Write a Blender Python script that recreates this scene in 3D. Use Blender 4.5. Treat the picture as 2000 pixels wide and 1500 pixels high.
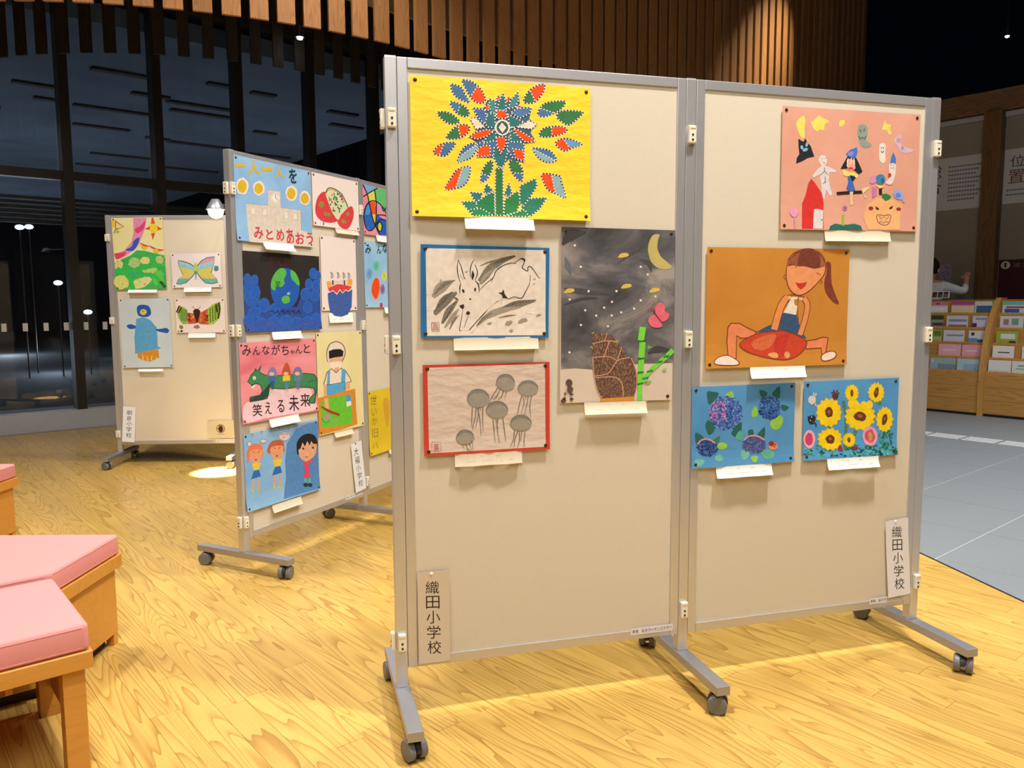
import bpy, bmesh, math, random
from mathutils import Vector, Matrix

for o in list(bpy.data.objects):
    bpy.data.objects.remove(o)
SC = bpy.context.scene
COL = SC.collection
random.seed(7)

# ------------------------------------------------------------------ camera, world, lights, exposure
PITCH, ROLL, CAMZ, FPX = 0.1013, -0.0054, 1.255, 1549.4
cam_d = bpy.data.cameras.new('camera')
cam_d.sensor_width = 36.0
cam_d.lens = 36.0 * FPX / 2000.0
cam_d.clip_start, cam_d.clip_end = 0.02, 200
cam = bpy.data.objects.new('camera', cam_d)
COL.objects.link(cam)
_f = Vector((0, math.cos(PITCH), -math.sin(PITCH)))
_r = Vector((1, 0, 0))
_u = Vector((0, math.sin(PITCH), math.cos(PITCH)))
_c, _s = math.cos(ROLL), math.sin(ROLL)
_cx, _cy, _cz = _c * _r + _s * _u, _c * _u - _s * _r, -_f
cam.matrix_world = Matrix(((_cx.x, _cy.x, _cz.x, 0), (_cx.y, _cy.y, _cz.y, 0), (_cx.z, _cy.z, _cz.z, CAMZ), (0, 0, 0, 1)))
SC.camera = cam

world = bpy.data.worlds.new('night')
SC.world = world
world.use_nodes = True
world.node_tree.nodes['Background'].inputs[0].default_value = (0.35, 0.5, 1.0, 1)
world.node_tree.nodes['Background'].inputs[1].default_value = 0.0015

SC.view_settings.view_transform = 'Standard'
SC.view_settings.look = 'None'
SC.view_settings.gamma = 1.0
SC.view_settings.use_curve_mapping = False
SC.view_settings.exposure = 0.16

WARM = (1.0, 0.88, 0.70)
NEUT = (1.0, 0.95, 0.875)
COOL = (0.95, 0.97, 1.0)


def area(name, loc, power, size, color, spread=150, target=None):
    d = bpy.data.lights.new(name, 'AREA')
    d.shape = 'DISK'
    d.size = size
    d.energy = power
    d.color = color
    d.spread = math.radians(spread)
    o = bpy.data.objects.new(name, d)
    COL.objects.link(o)
    o.location = loc
    t = Vector(target) if target else Vector((loc[0], loc[1], 0))
    o.rotation_euler = (t - Vector(loc)).to_track_quat('-Z', 'Y').to_euler()
    return o


# the hall's ceiling downlights (about five metres up, over the exhibition area), and one added broad fill
area('ceiling_and_fill_light', (1.35, 1.72, 4.9), 118, 0.30, NEUT, 130)
area('ceiling_and_fill_light', (-0.9, 1.2, 4.9), 48, 0.4, NEUT, 130)
area('ceiling_and_fill_light', (0.9, 3.9, 4.9), 66, 0.3, NEUT, 130)
area('ceiling_and_fill_light', (-2.9, 3.9, 4.9), 84, 0.3, NEUT, 130)
area('ceiling_and_fill_light', (-1.0, 5.6, 4.9), 44, 0.25, NEUT, 130)
area('ceiling_and_fill_light', (3.6, 4.2, 4.9), 62, 0.3, COOL, 120)
area('ceiling_and_fill_light', (5.4, 6.2, 4.9), 44, 0.3, COOL, 100)
area('ceiling_and_fill_light', (0.3, -1.4, 4.6), 105, 2.6, NEUT, 170, (0.3, 2.0, 0.6))  # added broad soft fill, not one of the hall's downlights
area('ceiling_and_fill_light', (5.0, 11.4, 6.6), 14, 0.12, (1, 0.86, 0.56), 40, (3.4, 11.2, 4.0))

# ------------------------------------------------------------------ small helpers
def lin(c):
    return tuple(((v / 255) / 12.92 if v / 255 <= 0.04045 else ((v / 255 + 0.055) / 1.055) ** 2.4) for v in c)


def tag(o, label=None, cat=None, group=None, kind=None):
    if label: o['label'] = label
    if cat: o['category'] = cat
    if group: o['group'] = group
    if kind: o['kind'] = kind
    return o


def empty(name, loc=(0, 0, 0), rz=0.0, mat=None):
    o = bpy.data.objects.new(name, None)
    COL.objects.link(o)
    o.empty_display_size = 0.05
    if mat is not None:
        o.matrix_world = mat
    else:
        o.location = loc
        o.rotation_euler = (0, 0, rz)
    return o


def link(name, me, parent=None, mat=None):
    o = bpy.data.objects.new(name, me)
    COL.objects.link(o)
    if mat is not None:
        if not me.materials:
            me.materials.append(mat)
    if parent is not None:
        o.parent = parent
    return o


def mesh_of(bm, name, mat=None, smooth=False, angle=None):
    me = bpy.data.meshes.new(name)
    bm.normal_update()
    bm.to_mesh(me)
    bm.free()
    if mat is not None:
        me.materials.append(mat)
    if smooth:
        for p in me.polygons:
            p.use_smooth = True
        if angle:
            try:
                me.set_sharp_from_angle(angle=math.radians(angle))
            except Exception:
                pass
    return me


def add_box(bm, c, s, rz=0.0, bevel=0.0, m=None):
    """box with centre c and full size s"""
    M = Matrix.Translation(c) @ Matrix.Rotation(rz, 4, 'Z') @ Matrix.Diagonal((s[0], s[1], s[2], 1))
    if m is not None:
        M = m @ M
    r = bmesh.ops.create_cube(bm, size=1.0, matrix=M)
    if bevel > 0:
        vs = set(r['verts'])
        es = [e for e in bm.edges if e.verts[0] in vs and e.verts[1] in vs]
        bmesh.ops.bevel(bm, geom=es, offset=bevel, segments=2, affect='EDGES', profile=0.6)
    return bm


def box(name, c, s, mat, parent=None, rz=0.0, bevel=0.0):
    bm = bmesh.new()
    add_box(bm, c, s, rz, bevel)
    return link(name, mesh_of(bm, name, mat), parent)


def add_cyl(bm, p0, p1, r0, r1=None, n=16):
    r1 = r0 if r1 is None else r1
    p0, p1 = Vector(p0), Vector(p1)
    d = p1 - p0
    M = Matrix.Translation((p0 + p1) / 2) @ d.to_track_quat('Z', 'Y').to_matrix().to_4x4()
    bmesh.ops.create_cone(bm, cap_ends=True, segments=n, radius1=r0, radius2=r1, depth=d.length, matrix=M)
    return bm


def add_prism(bm, pts, z0, z1):
    """vertical prism over polygon pts (counter-clockwise)"""
    lo = [bm.verts.new((x, y, z0)) for x, y in pts]
    hi = [bm.verts.new((x, y, z1)) for x, y in pts]
    n = len(pts)
    bm.faces.new(list(reversed(lo)))
    bm.faces.new(hi)
    for i in range(n):
        bm.faces.new((lo[i], lo[(i + 1) % n], hi[(i + 1) % n], hi[i]))
    return bm


# building axes: a runs along the window wall (away, to one side), b towards the window wall
ANG = math.radians(50)
WD = Vector((math.sin(ANG), math.cos(ANG), 0))
PD = Vector((-math.cos(ANG), math.sin(ANG), 0))
BROT = math.atan2(WD.y, WD.x)


def AB(a, b, z=0.0):
    p = WD * a + PD * b
    return (p.x, p.y, z)


BM = Matrix(((WD.x, PD.x, 0, 0), (WD.y, PD.y, 0, 0), (0, 0, 1, 0), (0, 0, 0, 1)))   # (a,b,z) -> world


def bbox(name, a0, a1, b0, b1, z0, z1, mat, parent=None, bevel=0.0):
    """box aligned with the building"""
    o = box(name, (0, 0, 0), (abs(a1 - a0), abs(b1 - b0), abs(z1 - z0)), mat, parent, 0.0, bevel)
    M = Matrix.Translation(AB((a0 + a1) / 2, (b0 + b1) / 2, (z0 + z1) / 2)) @ Matrix.Rotation(BROT, 4, 'Z')
    o.matrix_basis = (parent.matrix_basis.inverted() @ M) if parent is not None else M
    return o


# ------------------------------------------------------------------ materials
def new_mat(name):
    m = bpy.data.materials.new(name)
    m.use_nodes = True
    nt = m.node_tree
    return m, nt, nt.nodes['Principled BSDF']


def N(nt, t, **kw):
    n = nt.nodes.new(t)
    for k, v in kw.items():
        if k.startswith('i_'):
            n.inputs[k[2:].replace('_', ' ')].default_value = v
        else:
            setattr(n, k, v)
    return n


def simple(name, rgb, rough=0.6, metal=0.0, noise=0.0, nscale=30, bump=0.0, bscale=200, spec=0.5, lin_rgb=None):
    m, nt, b = new_mat(name)
    c = lin_rgb or lin(rgb)
    b.inputs['Base Color'].default_value = (*c, 1)
    b.inputs['Roughness'].default_value = rough
    b.inputs['Metallic'].default_value = metal
    b.inputs['Specular IOR Level'].default_value = spec
    if noise > 0:
        tc = N(nt, 'ShaderNodeTexCoord')
        nz = N(nt, 'ShaderNodeTexNoise', i_Scale=nscale, i_Detail=4.0)
        nt.links.new(tc.outputs['Object'], nz.inputs['Vector'])
        mp = N(nt, 'ShaderNodeMapRange')
        mp.inputs[1].default_value, mp.inputs[2].default_value = 0.3, 0.7
        mp.inputs[3].default_value, mp.inputs[4].default_value = 1 - noise, 1 + noise * 0.6
        nt.links.new(nz.outputs[0], mp.inputs[0])
        mx = N(nt, 'ShaderNodeVectorMath', operation='SCALE')
        mx.inputs[0].default_value = c
        nt.links.new(mp.outputs[0], mx.inputs['Scale'])
        nt.links.new(mx.outputs[0], b.inputs['Base Color'])
    if bump > 0:
        tc = N(nt, 'ShaderNodeTexCoord')
        nz = N(nt, 'ShaderNodeTexNoise', i_Scale=bscale, i_Detail=3.0)
        nt.links.new(tc.outputs['Object'], nz.inputs['Vector'])
        bp = N(nt, 'ShaderNodeBump', i_Strength=bump, i_Distance=0.002)
        nt.links.new(nz.outputs[0], bp.inputs['Height'])
        nt.links.new(bp.outputs[0], b.inputs['Normal'])
    return m


def emit(name, rgb, strength):
    m, nt, b = new_mat(name)
    b.inputs['Base Color'].default_value = (*rgb, 1)
    b.inputs['Emission Color'].default_value = (*rgb, 1)
    b.inputs['Emission Strength'].default_value = strength
    return m


def wood(name, light, dark, scale=1.0, rough=0.45, axis=(1, 0, 0), lines=26.0, rnd_attr=None, vary=0.12, spec=0.5, space='Object', contrast=1.0):
    """straight/cathedral grain; long direction of the grain = local axis given"""
    m, nt, b = new_mat(name)
    tc = N(nt, 'ShaderNodeTexCoord')
    mp = N(nt, 'ShaderNodeMapping')
    L, Sd = 0.75 * scale, 8.5 * scale
    mp.inputs['Scale'].default_value = tuple(L if v else Sd for v in axis)
    nt.links.new(tc.outputs[space], mp.inputs['Vector'])
    vec = mp.outputs[0]
    oi = N(nt, 'ShaderNodeObjectInfo')
    if rnd_attr:
        at = N(nt, 'ShaderNodeAttribute', attribute_name=rnd_attr)
        rnd = at.outputs['Fac']
    else:
        rnd = oi.outputs['Random']
    sc = N(nt, 'ShaderNodeVectorMath', operation='SCALE')
    sc.inputs[0].default_value = (37.0, 53.0, 71.0)
    nt.links.new(rnd, sc.inputs['Scale'])
    ad = N(nt, 'ShaderNodeVectorMath', operation='ADD')
    nt.links.new(vec, ad.inputs[0])
    nt.links.new(sc.outputs[0], ad.inputs[1])
    n1 = N(nt, 'ShaderNodeTexNoise', i_Scale=1.0, i_Detail=1.5, i_Roughness=0.4, i_Distortion=0.3)
    nt.links.new(ad.outputs[0], n1.inputs['Vector'])
    mu = N(nt, 'ShaderNodeMath', operation='MULTIPLY')
    mu.inputs[1].default_value = lines
    nt.links.new(n1.outputs[0], mu.inputs[0])
    fr = N(nt, 'ShaderNodeMath', operation='FRACT')
    nt.links.new(mu.outputs[0], fr.inputs[0])
    pw = N(nt, 'ShaderNodeMath', operation='POWER')
    pw.inputs[1].default_value = 3.2
    nt.links.new(fr.outputs[0], pw.inputs[0])
    # fine fibres
    mp2 = N(nt, 'ShaderNodeMapping')
    mp2.inputs['Scale'].default_value = tuple(6.0 * scale if v else 220.0 * scale for v in axis)
    nt.links.new(tc.outputs[space], mp2.inputs['Vector'])
    n2 = N(nt, 'ShaderNodeTexNoise', i_Scale=1.0, i_Detail=2.0)
    nt.links.new(mp2.outputs[0], n2.inputs['Vector'])
    fa = N(nt, 'ShaderNodeMath', operation='MULTIPLY_ADD')
    fa.inputs[1].default_value = 0.72 * contrast
    nt.links.new(pw.outputs[0], fa.inputs[0])
    fm = N(nt, 'ShaderNodeMath', operation='MULTIPLY_ADD')
    fm.inputs[1].default_value, fm.inputs[2].default_value = 0.5, -0.12
    nt.links.new(n2.outputs[0], fm.inputs[0])
    nt.links.new(fm.outputs[0], fa.inputs[2])
    cl = N(nt, 'ShaderNodeClamp')
    nt.links.new(fa.outputs[0], cl.inputs[0])
    mx = N(nt, 'ShaderNodeMix', data_type='RGBA')
    mx.inputs['A'].default_value = (*lin(light), 1)
    mx.inputs['B'].default_value = (*lin(dark), 1)
    nt.links.new(cl.outputs[0], mx.inputs['Factor'])
    hs = N(nt, 'ShaderNodeHueSaturation')
    r1 = N(nt, 'ShaderNodeMapRange')
    r1.inputs[3].default_value, r1.inputs[4].default_value = 1 - vary, 1 + vary
    nt.links.new(rnd, r1.inputs[0])
    nt.links.new(r1.outputs[0], hs.inputs['Value'])
    nt.links.new(mx.outputs['Result'], hs.inputs['Color'])
    nt.links.new(hs.outputs[0], b.inputs['Base Color'])
    b.inputs['Roughness'].default_value = rough
    b.inputs['Specular IOR Level'].default_value = spec
    return m


M_FLOORWOOD = wood('floor_wood', (208, 170, 90), (156, 114, 50), 1.0, 0.28, (0, 1, 0), 20.0, 'rnd', 0.07, 0.5)
M_SUB = simple('subfloor', (95, 65, 35), 0.9)
M_TILE = simple('stone_tile', (124, 130, 134), 0.5, noise=0.05, nscale=60)
M_GROUT = simple('grout', (176, 184, 190), 0.8)
M_STEEL = simple('guide_steel', (240, 242, 244), 0.3)
M_ALU = simple('aluminium', (206, 205, 208), 0.38, metal=0.68, noise=0.03, nscale=300)
M_ALU2 = simple('aluminium_foot', (168, 168, 176), 0.38, metal=0.65)
M_FABRIC = simple('board_fabric', (212, 202, 183), 0.95, noise=0.035, nscale=350, bump=0.25, bscale=900, spec=0.15)
M_CLIP = simple('ivory_plastic', (232, 226, 205), 0.35)
M_SCREW = simple('screw', (70, 62, 50), 0.4, metal=0.6)
M_CASTER = simple('caster_plastic', (112, 111, 112), 0.42)
M_CASTER_D = simple('caster_dark', (40, 40, 44), 0.5)
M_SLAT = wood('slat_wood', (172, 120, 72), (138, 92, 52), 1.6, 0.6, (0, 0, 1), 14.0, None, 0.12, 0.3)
M_CEIL = simple('dark_ceiling', (26, 24, 24), 0.9)
M_PLASTER = simple('grey_plaster', (150, 142, 132), 0.9, noise=0.05, nscale=12)
M_BEAM = wood('beam_wood', (128, 98, 70), (92, 66, 44), 0.8, 0.6, (0, 1, 0), 18.0, None, 0.05)
M_PILLAR = wood('pillar_wood', (120, 88, 50), (84, 58, 32), 0.8, 0.5, (0, 0, 1), 16.0, None, 0.05)
M_RACK = wood('rack_wood', (190, 140, 72), (150, 100, 44), 1.2, 0.4, (0, 1, 0), 12.0, None, 0.04)
M_RACKV = wood('rack_wood_upright', (200, 150, 80), (165, 112, 50), 1.2, 0.35, (0, 0, 1), 12.0, None, 0.04)
M_BENCH = wood('bench_wood', (206, 146, 62), (188, 126, 48), 1.4, 0.42, (1, 0, 0), 8.0, None, 0.03, contrast=0.5)
M_PINK = simple('pink_upholstery', (220, 146, 144), 0.95, noise=0.05, nscale=400, bump=0.3, bscale=1500, spec=0.15)
M_MULL = simple('mullion_dark', (44, 40, 38), 0.45, metal=0.3)
M_LOUV = simple('louver_dark', (40, 36, 30), 0.6)
M_SILL = simple('sill_grey', (176, 176, 182), 0.6, noise=0.03)
M_SOFFIT = simple('canopy_soffit', (128, 138, 152), 0.9, noise=0.15, nscale=1.5)
M_BATTEN = simple('canopy_batten', (92, 74, 66), 0.8)
M_ASPH = simple('asphalt', (52, 52, 54), 0.9, noise=0.2, nscale=8)
M_WHITEDOT = simple('white_marker', (225, 222, 210), 0.6)
M_PIN = simple('thumbtack_bronze', (84, 62, 30), 0.35, metal=0.7)
M_PINW = simple('pushpin_white', (240, 240, 238), 0.3)
M_WHITE = simple('white_board', (222, 222, 224), 0.7)


def glass_mat(name, tint=(1, 1, 1), ior=1.45):
    m, nt, b = new_mat(name)
    out = nt.nodes['Material Output']
    tr = N(nt, 'ShaderNodeBsdfTransparent')
    tr.inputs[0].default_value = (*tint, 1)
    gl = N(nt, 'ShaderNodeBsdfGlossy')
    gl.inputs['Roughness'].default_value = 0.0
    fr = N(nt, 'ShaderNodeFresnel', i_IOR=ior)
    mx = N(nt, 'ShaderNodeMixShader')
    nt.links.new(fr.outputs[0], mx.inputs[0])
    nt.links.new(tr.outputs[0], mx.inputs[1])
    nt.links.new(gl.outputs[0], mx.inputs[2])
    nt.links.new(mx.outputs[0], out.inputs[0])
    nt.nodes.remove(b)
    return m


M_GLASS = glass_mat('window_glass', (0.9, 0.93, 0.95))


def paint_mat():
    """artists' colour: the pigment comes from the Col attribute, its alpha says how much crayon grain shows"""
    m, nt, b = new_mat('pigment')
    at = N(nt, 'ShaderNodeAttribute', attribute_name='Col')
    tc = N(nt, 'ShaderNodeTexCoord')
    n1 = N(nt, 'ShaderNodeTexNoise', i_Scale=45.0, i_Detail=4.0)
    nt.links.new(tc.outputs['Object'], n1.inputs['Vector'])
    r1 = N(nt, 'ShaderNodeMapRange')
    r1.inputs[1].default_value, r1.inputs[2].default_value = 0.3, 0.7
    r1.inputs[3].default_value, r1.inputs[4].default_value = 0.91, 1.07
    nt.links.new(n1.outputs[0], r1.inputs[0])
    sc = N(nt, 'ShaderNodeVectorMath', operation='SCALE')
    nt.links.new(at.outputs['Color'], sc.inputs[0])
    nt.links.new(r1.outputs[0], sc.inputs['Scale'])
    n2 = N(nt, 'ShaderNodeTexNoise', i_Scale=420.0, i_Detail=2.0)
    mp = N(nt, 'ShaderNodeMapping')
    mp.inputs['Rotation'].default_value = (0, 0, 0.6)
    mp.inputs['Scale'].default_value = (1, 0.35, 1)
    nt.links.new(tc.outputs['Object'], mp.inputs['Vector'])
    nt.links.new(mp.outputs[0], n2.inputs['Vector'])
    r2 = N(nt, 'ShaderNodeMapRange')
    r2.inputs[1].default_value, r2.inputs[2].default_value = 0.45, 0.72
    nt.links.new(n2.outputs[0], r2.inputs[0])
    mu = N(nt, 'ShaderNodeMath', operation='MULTIPLY')
    nt.links.new(r2.outputs[0], mu.inputs[0])
    nt.links.new(at.outputs['Alpha'], mu.inputs[1])
    mx = N(nt, 'ShaderNodeMix', data_type='RGBA')
    nt.links.new(mu.outputs[0], mx.inputs['Factor'])
    nt.links.new(sc.outputs[0], mx.inputs['A'])
    mx.inputs['B'].default_value = (*lin((205, 190, 160)), 1)
    nt.links.new(mx.outputs['Result'], b.inputs['Base Color'])
    b.inputs['Roughness'].default_value = 0.75
    b.inputs['Specular IOR Level'].default_value = 0.25
    return m


M_PAINT = paint_mat()
_paper_cache = {}


def paper_mat(c1, c2=None, scale=6.0, rough=0.7, bump=0.0, c3=None, stretch=(1, 1, 1), rot=0.0, lo=0.35, hi=0.65):
    key = (c1, c2, scale, rough, bump, c3, stretch, rot)
    if key in _paper_cache:
        return _paper_cache[key]
    m, nt, b = new_mat('paper')
    b.inputs['Roughness'].default_value = rough
    b.inputs['Specular IOR Level'].default_value = 0.35
    tc = N(nt, 'ShaderNodeTexCoord')
    mp = N(nt, 'ShaderNodeMapping')
    mp.inputs['Scale'].default_value = stretch
    mp.inputs['Rotation'].default_value = (0, 0, rot)
    nt.links.new(tc.outputs['Object'], mp.inputs['Vector'])
    nz = N(nt, 'ShaderNodeTexNoise', i_Scale=scale, i_Detail=5.0, i_Roughness=0.6, i_Distortion=0.6)
    nt.links.new(mp.outputs[0], nz.inputs['Vector'])
    cr = N(nt, 'ShaderNodeValToRGB')
    e = cr.color_ramp.elements
    e[0].position, e[1].position = lo, hi
    e[0].color = (*lin(c1), 1)
    e[1].color = (*lin(c2 or c1), 1)
    if c3:
        k = e.new((lo + hi) / 2)
        k.color = (*lin(c3), 1)
    nt.links.new(nz.outputs[0], cr.inputs[0])
    nt.links.new(cr.outputs[0], b.inputs['Base Color'])
    if bump > 0:
        n2 = N(nt, 'ShaderNodeTexNoise', i_Scale=16.0, i_Detail=2.0)
        m2 = N(nt, 'ShaderNodeMapping')
        m2.inputs['Scale'].default_value = (1.0, 2.2, 1)
        m2.inputs['Rotation'].default_value = (0, 0, -0.25)
        nt.links.new(tc.outputs['Object'], m2.inputs['Vector'])
        nt.links.new(m2.outputs[0], n2.inputs['Vector'])
        bp = N(nt, 'ShaderNodeBump', i_Strength=bump, i_Distance=0.01)
        nt.links.new(n2.outputs[0], bp.inputs['Height'])
        nt.links.new(bp.outputs[0], b.inputs['Normal'])
    _paper_cache[key] = m
    return m


# ------------------------------------------------------------------ the setting: floor
# line where the wooden floor meets the grey stone floor
BX0, BY0, BK = 2.034, 3.868, -0.150


def clip(poly, f):
    """keep the part of a 2-D polygon where f(p) >= 0"""
    out = []
    n = len(poly)
    for i in range(n):
        p, q = poly[i], poly[(i + 1) % n]
        fp, fq = f(p), f(q)
        if fp >= 0:
            out.append(p)
        if (fp >= 0) != (fq >= 0):
            t = fp / (fp - fq)
            out.append((p[0] + (q[0] - p[0]) * t, p[1] + (q[1] - p[1]) * t))
    return out


def woodside(p):      # p in (a,b)
    w = AB(p[0], p[1])
    return (BX0 + BK * (w[1] - BY0)) - w[0]


sub = bmesh.new()
add_box(sub, AB(2.0, 1.6, -0.06), (18.2, 15.0, 0.08), BROT)
floor = tag(link('floor', mesh_of(sub, 'floor', M_SUB)), 'yellow wooden strip floor under the display stands', 'floor', kind='structure')

PW = 0.09
planks = []
row = 0
b_lo, b_hi = -1.0, 9.0
k = -58
while k * PW < 6.4:
    a0 = k * PW
    b = b_lo - random.random() * 1.5
    while b < b_hi:
        ln = random.choice((0.91, 1.2, 1.5, 1.82))
        poly = [(a0 + 0.0005, max(b + 0.0005, b_lo)), (a0 + PW - 0.0005, max(b + 0.0005, b_lo)), (a0 + PW - 0.0005, min(b + ln - 0.0005, b_hi)), (a0 + 0.0005, min(b + ln - 0.0005, b_hi))]
        b += ln
        if poly[2][1] <= poly[0][1] + 0.002:
            continue
        pl = clip(poly, woodside)
        if len(pl) >= 3:
            cx = sum(p[0] for p in pl) / len(pl)
            cy = sum(p[1] for p in pl) / len(pl)
            w = AB(cx, cy)
            d = math.hypot(w[0], w[1])
            seen = w[1] > 0.9 and abs(w[0]) < 0.72 * w[1] + 0.5
            planks.append((0 if seen else 1, d, pl))
    k += 1
planks.sort(key=lambda t: (t[0], t[1]))


def plank_bm(bm, pl):
    lo = [bm.verts.new((x, y, -0.018)) for x, y in pl]
    hi = [bm.verts.new((x, y, random.uniform(-0.0003, 0.0))) for x, y in pl]
    n = len(pl)
    bm.faces.new(hi)
    for i in range(n):
        bm.faces.new((lo[i], lo[(i + 1) % n], hi[(i + 1) % n], hi[i]))


def set_rnd(me, vals):
    at = me.attributes.new('rnd', 'FLOAT', 'FACE')
    at.data.foreach_set('value', vals)


for i, (_, _, pl) in enumerate(planks[:299]):
    bm = bmesh.new()
    plank_bm(bm, pl)
    me = mesh_of(bm, 'plank', M_FLOORWOOD)
    set_rnd(me, [random.random()] * len(me.polygons))
    o = link('plank', me, floor)
    o.matrix_world = BM
bm = bmesh.new()
vals = []
for _, _, pl in planks[299:]:
    plank_bm(bm, pl)
    vals += [random.random()] * (1 + len(pl))
me = mesh_of(bm, 'plank_rest', M_FLOORWOOD)
set_rnd(me, vals)
o = tag(link('plank', me, floor), kind='stuff')
o.matrix_world = BM

# grey stone floor
bm = bmesh.new()
add_box(bm, AB(7.0, 1.8, -0.035), (10.4, 12.0, 0.02), BROT)
pl = clip([(1.0, -3.0), (12.0, -3.0), (12.0, 8.99), (1.0, 8.99)], lambda p: -woodside(p) - 0.012)
bm.free()
bm = bmesh.new()
add_prism(bm, pl, -0.02, -0.0015)
stone = tag(link('floor', mesh_of(bm, 'stone_floor', M_GROUT)), 'grey stone tiled floor beside the wooden floor', 'floor', kind='structure')
stone.matrix_world = BM
TS = 0.63
for i in range(-6, 13):
    for j in range(-5, 12):
        a0, b0 = 4.655 + i * TS, 1.565 + j * 0.66
        if a0 + TS > 11.0:
            continue
        g = 0.003
        pl = clip([(a0 + g, b0 + g), (a0 + TS - g, b0 + g), (a0 + TS - g, b0 + 0.66 - g), (a0 + g, b0 + 0.66 - g)], lambda p: -woodside(p) - 0.014)
        if b0 + 0.66 > 8.95:
            continue
        if len(pl) >= 3:
            bm = bmesh.new()
            add_prism(bm, pl, -0.012, 0.0)
            o = link('tile', mesh_of(bm, 'tile', M_TILE), stone)
            o.matrix_world = BM
# dark metal strip between the two floors
bm = bmesh.new()
p0, p1 = Vector((BX0 + BK * (-1.5 - BY0), -1.5, 0)), Vector((BX0 + BK * (7.0 - BY0), 7.0, 0))
dd = (p1 - p0)
add_box(bm, ((p0 + p1) / 2 + Vector((0.006, 0, -0.004))), (0.012, dd.length, 0.010), math.atan2(dd.y, dd.x) - math.pi / 2)
tag(link('trim_1', mesh_of(bm, 'trim', M_MULL)), 'dark metal strip where wooden and grey floors meet', 'trim', kind='structure')

# guide strips on the stone floor
gs = tag(empty('guide_strip', AB(7.815, 3.0)), 'shiny four-bar guide strip set on the grey stone floor', 'guide strip')
bm = bmesh.new()
add_box(bm, (0, 0, 0.0022), (0.018, 0.275, 0.0044), BROT, 0.0018)
barme = mesh_of(bm, 'guide_bar', M_STEEL)
for i in range(-10, 8):
    for j in range(4):
        o = link('guide_bar', barme, gs)
        p = Vector(AB(7.72 + j * 0.064, 3.0 + i * 0.30)) - Vector(AB(7.815, 3.0))
        o.location = p

# ------------------------------------------------------------------ the setting: ceiling, walls
tag(bbox('ceiling', -7.5, 13.5, -6.0, 9.3, 7.0, 7.1, M_CEIL), 'dark unlit hall ceiling high above', 'ceiling', kind='structure')
cl = bpy.data.objects['ceiling']
for i in range(9):
    bbox('beam', 7.0 + i * 0.75, 7.12 + i * 0.75, -5.9, 9.0, 6.86, 7.0, M_CEIL, cl)
tag(bbox('wall_rear', -7.5, 13.0, -6.2, -6.0, 0.0, 7.0, M_PLASTER), 'grey plaster wall behind the viewer', 'wall', kind='structure')
tag(bbox('wall_side', -7.6, -7.4, -6.0, 9.3, 0.0, 7.0, M_PLASTER), 'grey plaster wall at the hall end', 'wall', kind='structure')

wr = tag(bbox('wall_east', 11.0, 11.2, -6.0, 6.2, 0.0, 3.57, M_PLASTER), 'dim grey wall with posters behind the leaflet rack', 'wall', kind='structure')
bbox('wall_beam', 10.93, 11.2, -6.0, 6.2, 3.55, 3.81, M_BEAM, wr)
bbox('light_trim', 10.95, 10.999, 3.93, 6.1, 3.475, 3.535, M_SILL, wr)
bbox('light_trim', 10.95, 10.999, 1.6, 3.72, 3.475, 3.535, M_SILL, wr)
for bb in (3.725, 6.0, 1.4):
    bbox('pilaster', 10.86, 10.999, bb, bb + 0.2, 0.0, 3.548, M_PILLAR, wr)

# window wall
SILLB = 9.02
tag(bbox('trim_2', -7.4, 11.0, SILLB, 9.45, 0.0, 0.196, M_SILL), 'low pale grey sill along the foot of the tall windows', 'trim', kind='structure')
MA = [1.82 + 0.885 * k for k in range(-6, 6)]
for i, a in enumerate(MA[:-1]):
    a2 = MA[i + 1]
    w = tag(empty('window_%d' % (i + 1), AB(a, 9.15, 0.196)), kind='structure')
    tag(w, ('tall dark night window bay %s of the glass wall' % ['first', 'second', 'third', 'fourth', 'fifth', 'sixth', 'seventh', 'eighth', 'ninth', 'tenth', 'eleventh'][i]), 'window')

    def wb(name, a0, a1, b0, b1, z0, z1, mat):
        o = bbox(name, a0, a1, b0, b1, z0, z1, mat)
        mw = o.matrix_basis.copy()
        o.parent = w
        o.matrix_basis = Matrix.Translation(-Vector(w.location)) @ mw
        return o
    wb('mullion', a - 0.045, a + 0.045, 9.04, 9.22, 0.196, 4.4, M_MULL)
    wb('pane', a + 0.045, a2 - 0.045, 9.16, 9.17, 0.2, 4.4, M_GLASS)
    wb('transom', a + 0.045, a2 - 0.045, 9.10, 9.20, 2.51, 2.60, M_MULL)
    for q in range(6):
        wb('louver', a + 0.045, a2 - 0.045, 9.20, 9.26, 2.075 + q * 0.047, 2.105 + q * 0.047, M_LOUV)
    for q in range(5):
        aa = 1.196 + 0.181 * (round((a - 1.196) / 0.181) + q + 1)
        if a + 0.05 < aa < a2 - 0.05:
            wb('warning_sticker', aa - 0.022, aa + 0.022, 9.156, 9.159, 1.005, 1.085, M_WHITEDOT)
tag(bbox('wall_north', MA[-1], 11.2, 9.05, 9.3, 0.0, 7.0, M_CEIL), 'dark wall beyond the last window', 'wall', kind='structure')
tag(bbox('trim_3', -7.5, 11.2, 9.05, 9.3, 4.4, 7.0, M_CEIL), 'dark panel above the tall windows', 'trim', kind='structure')

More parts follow.
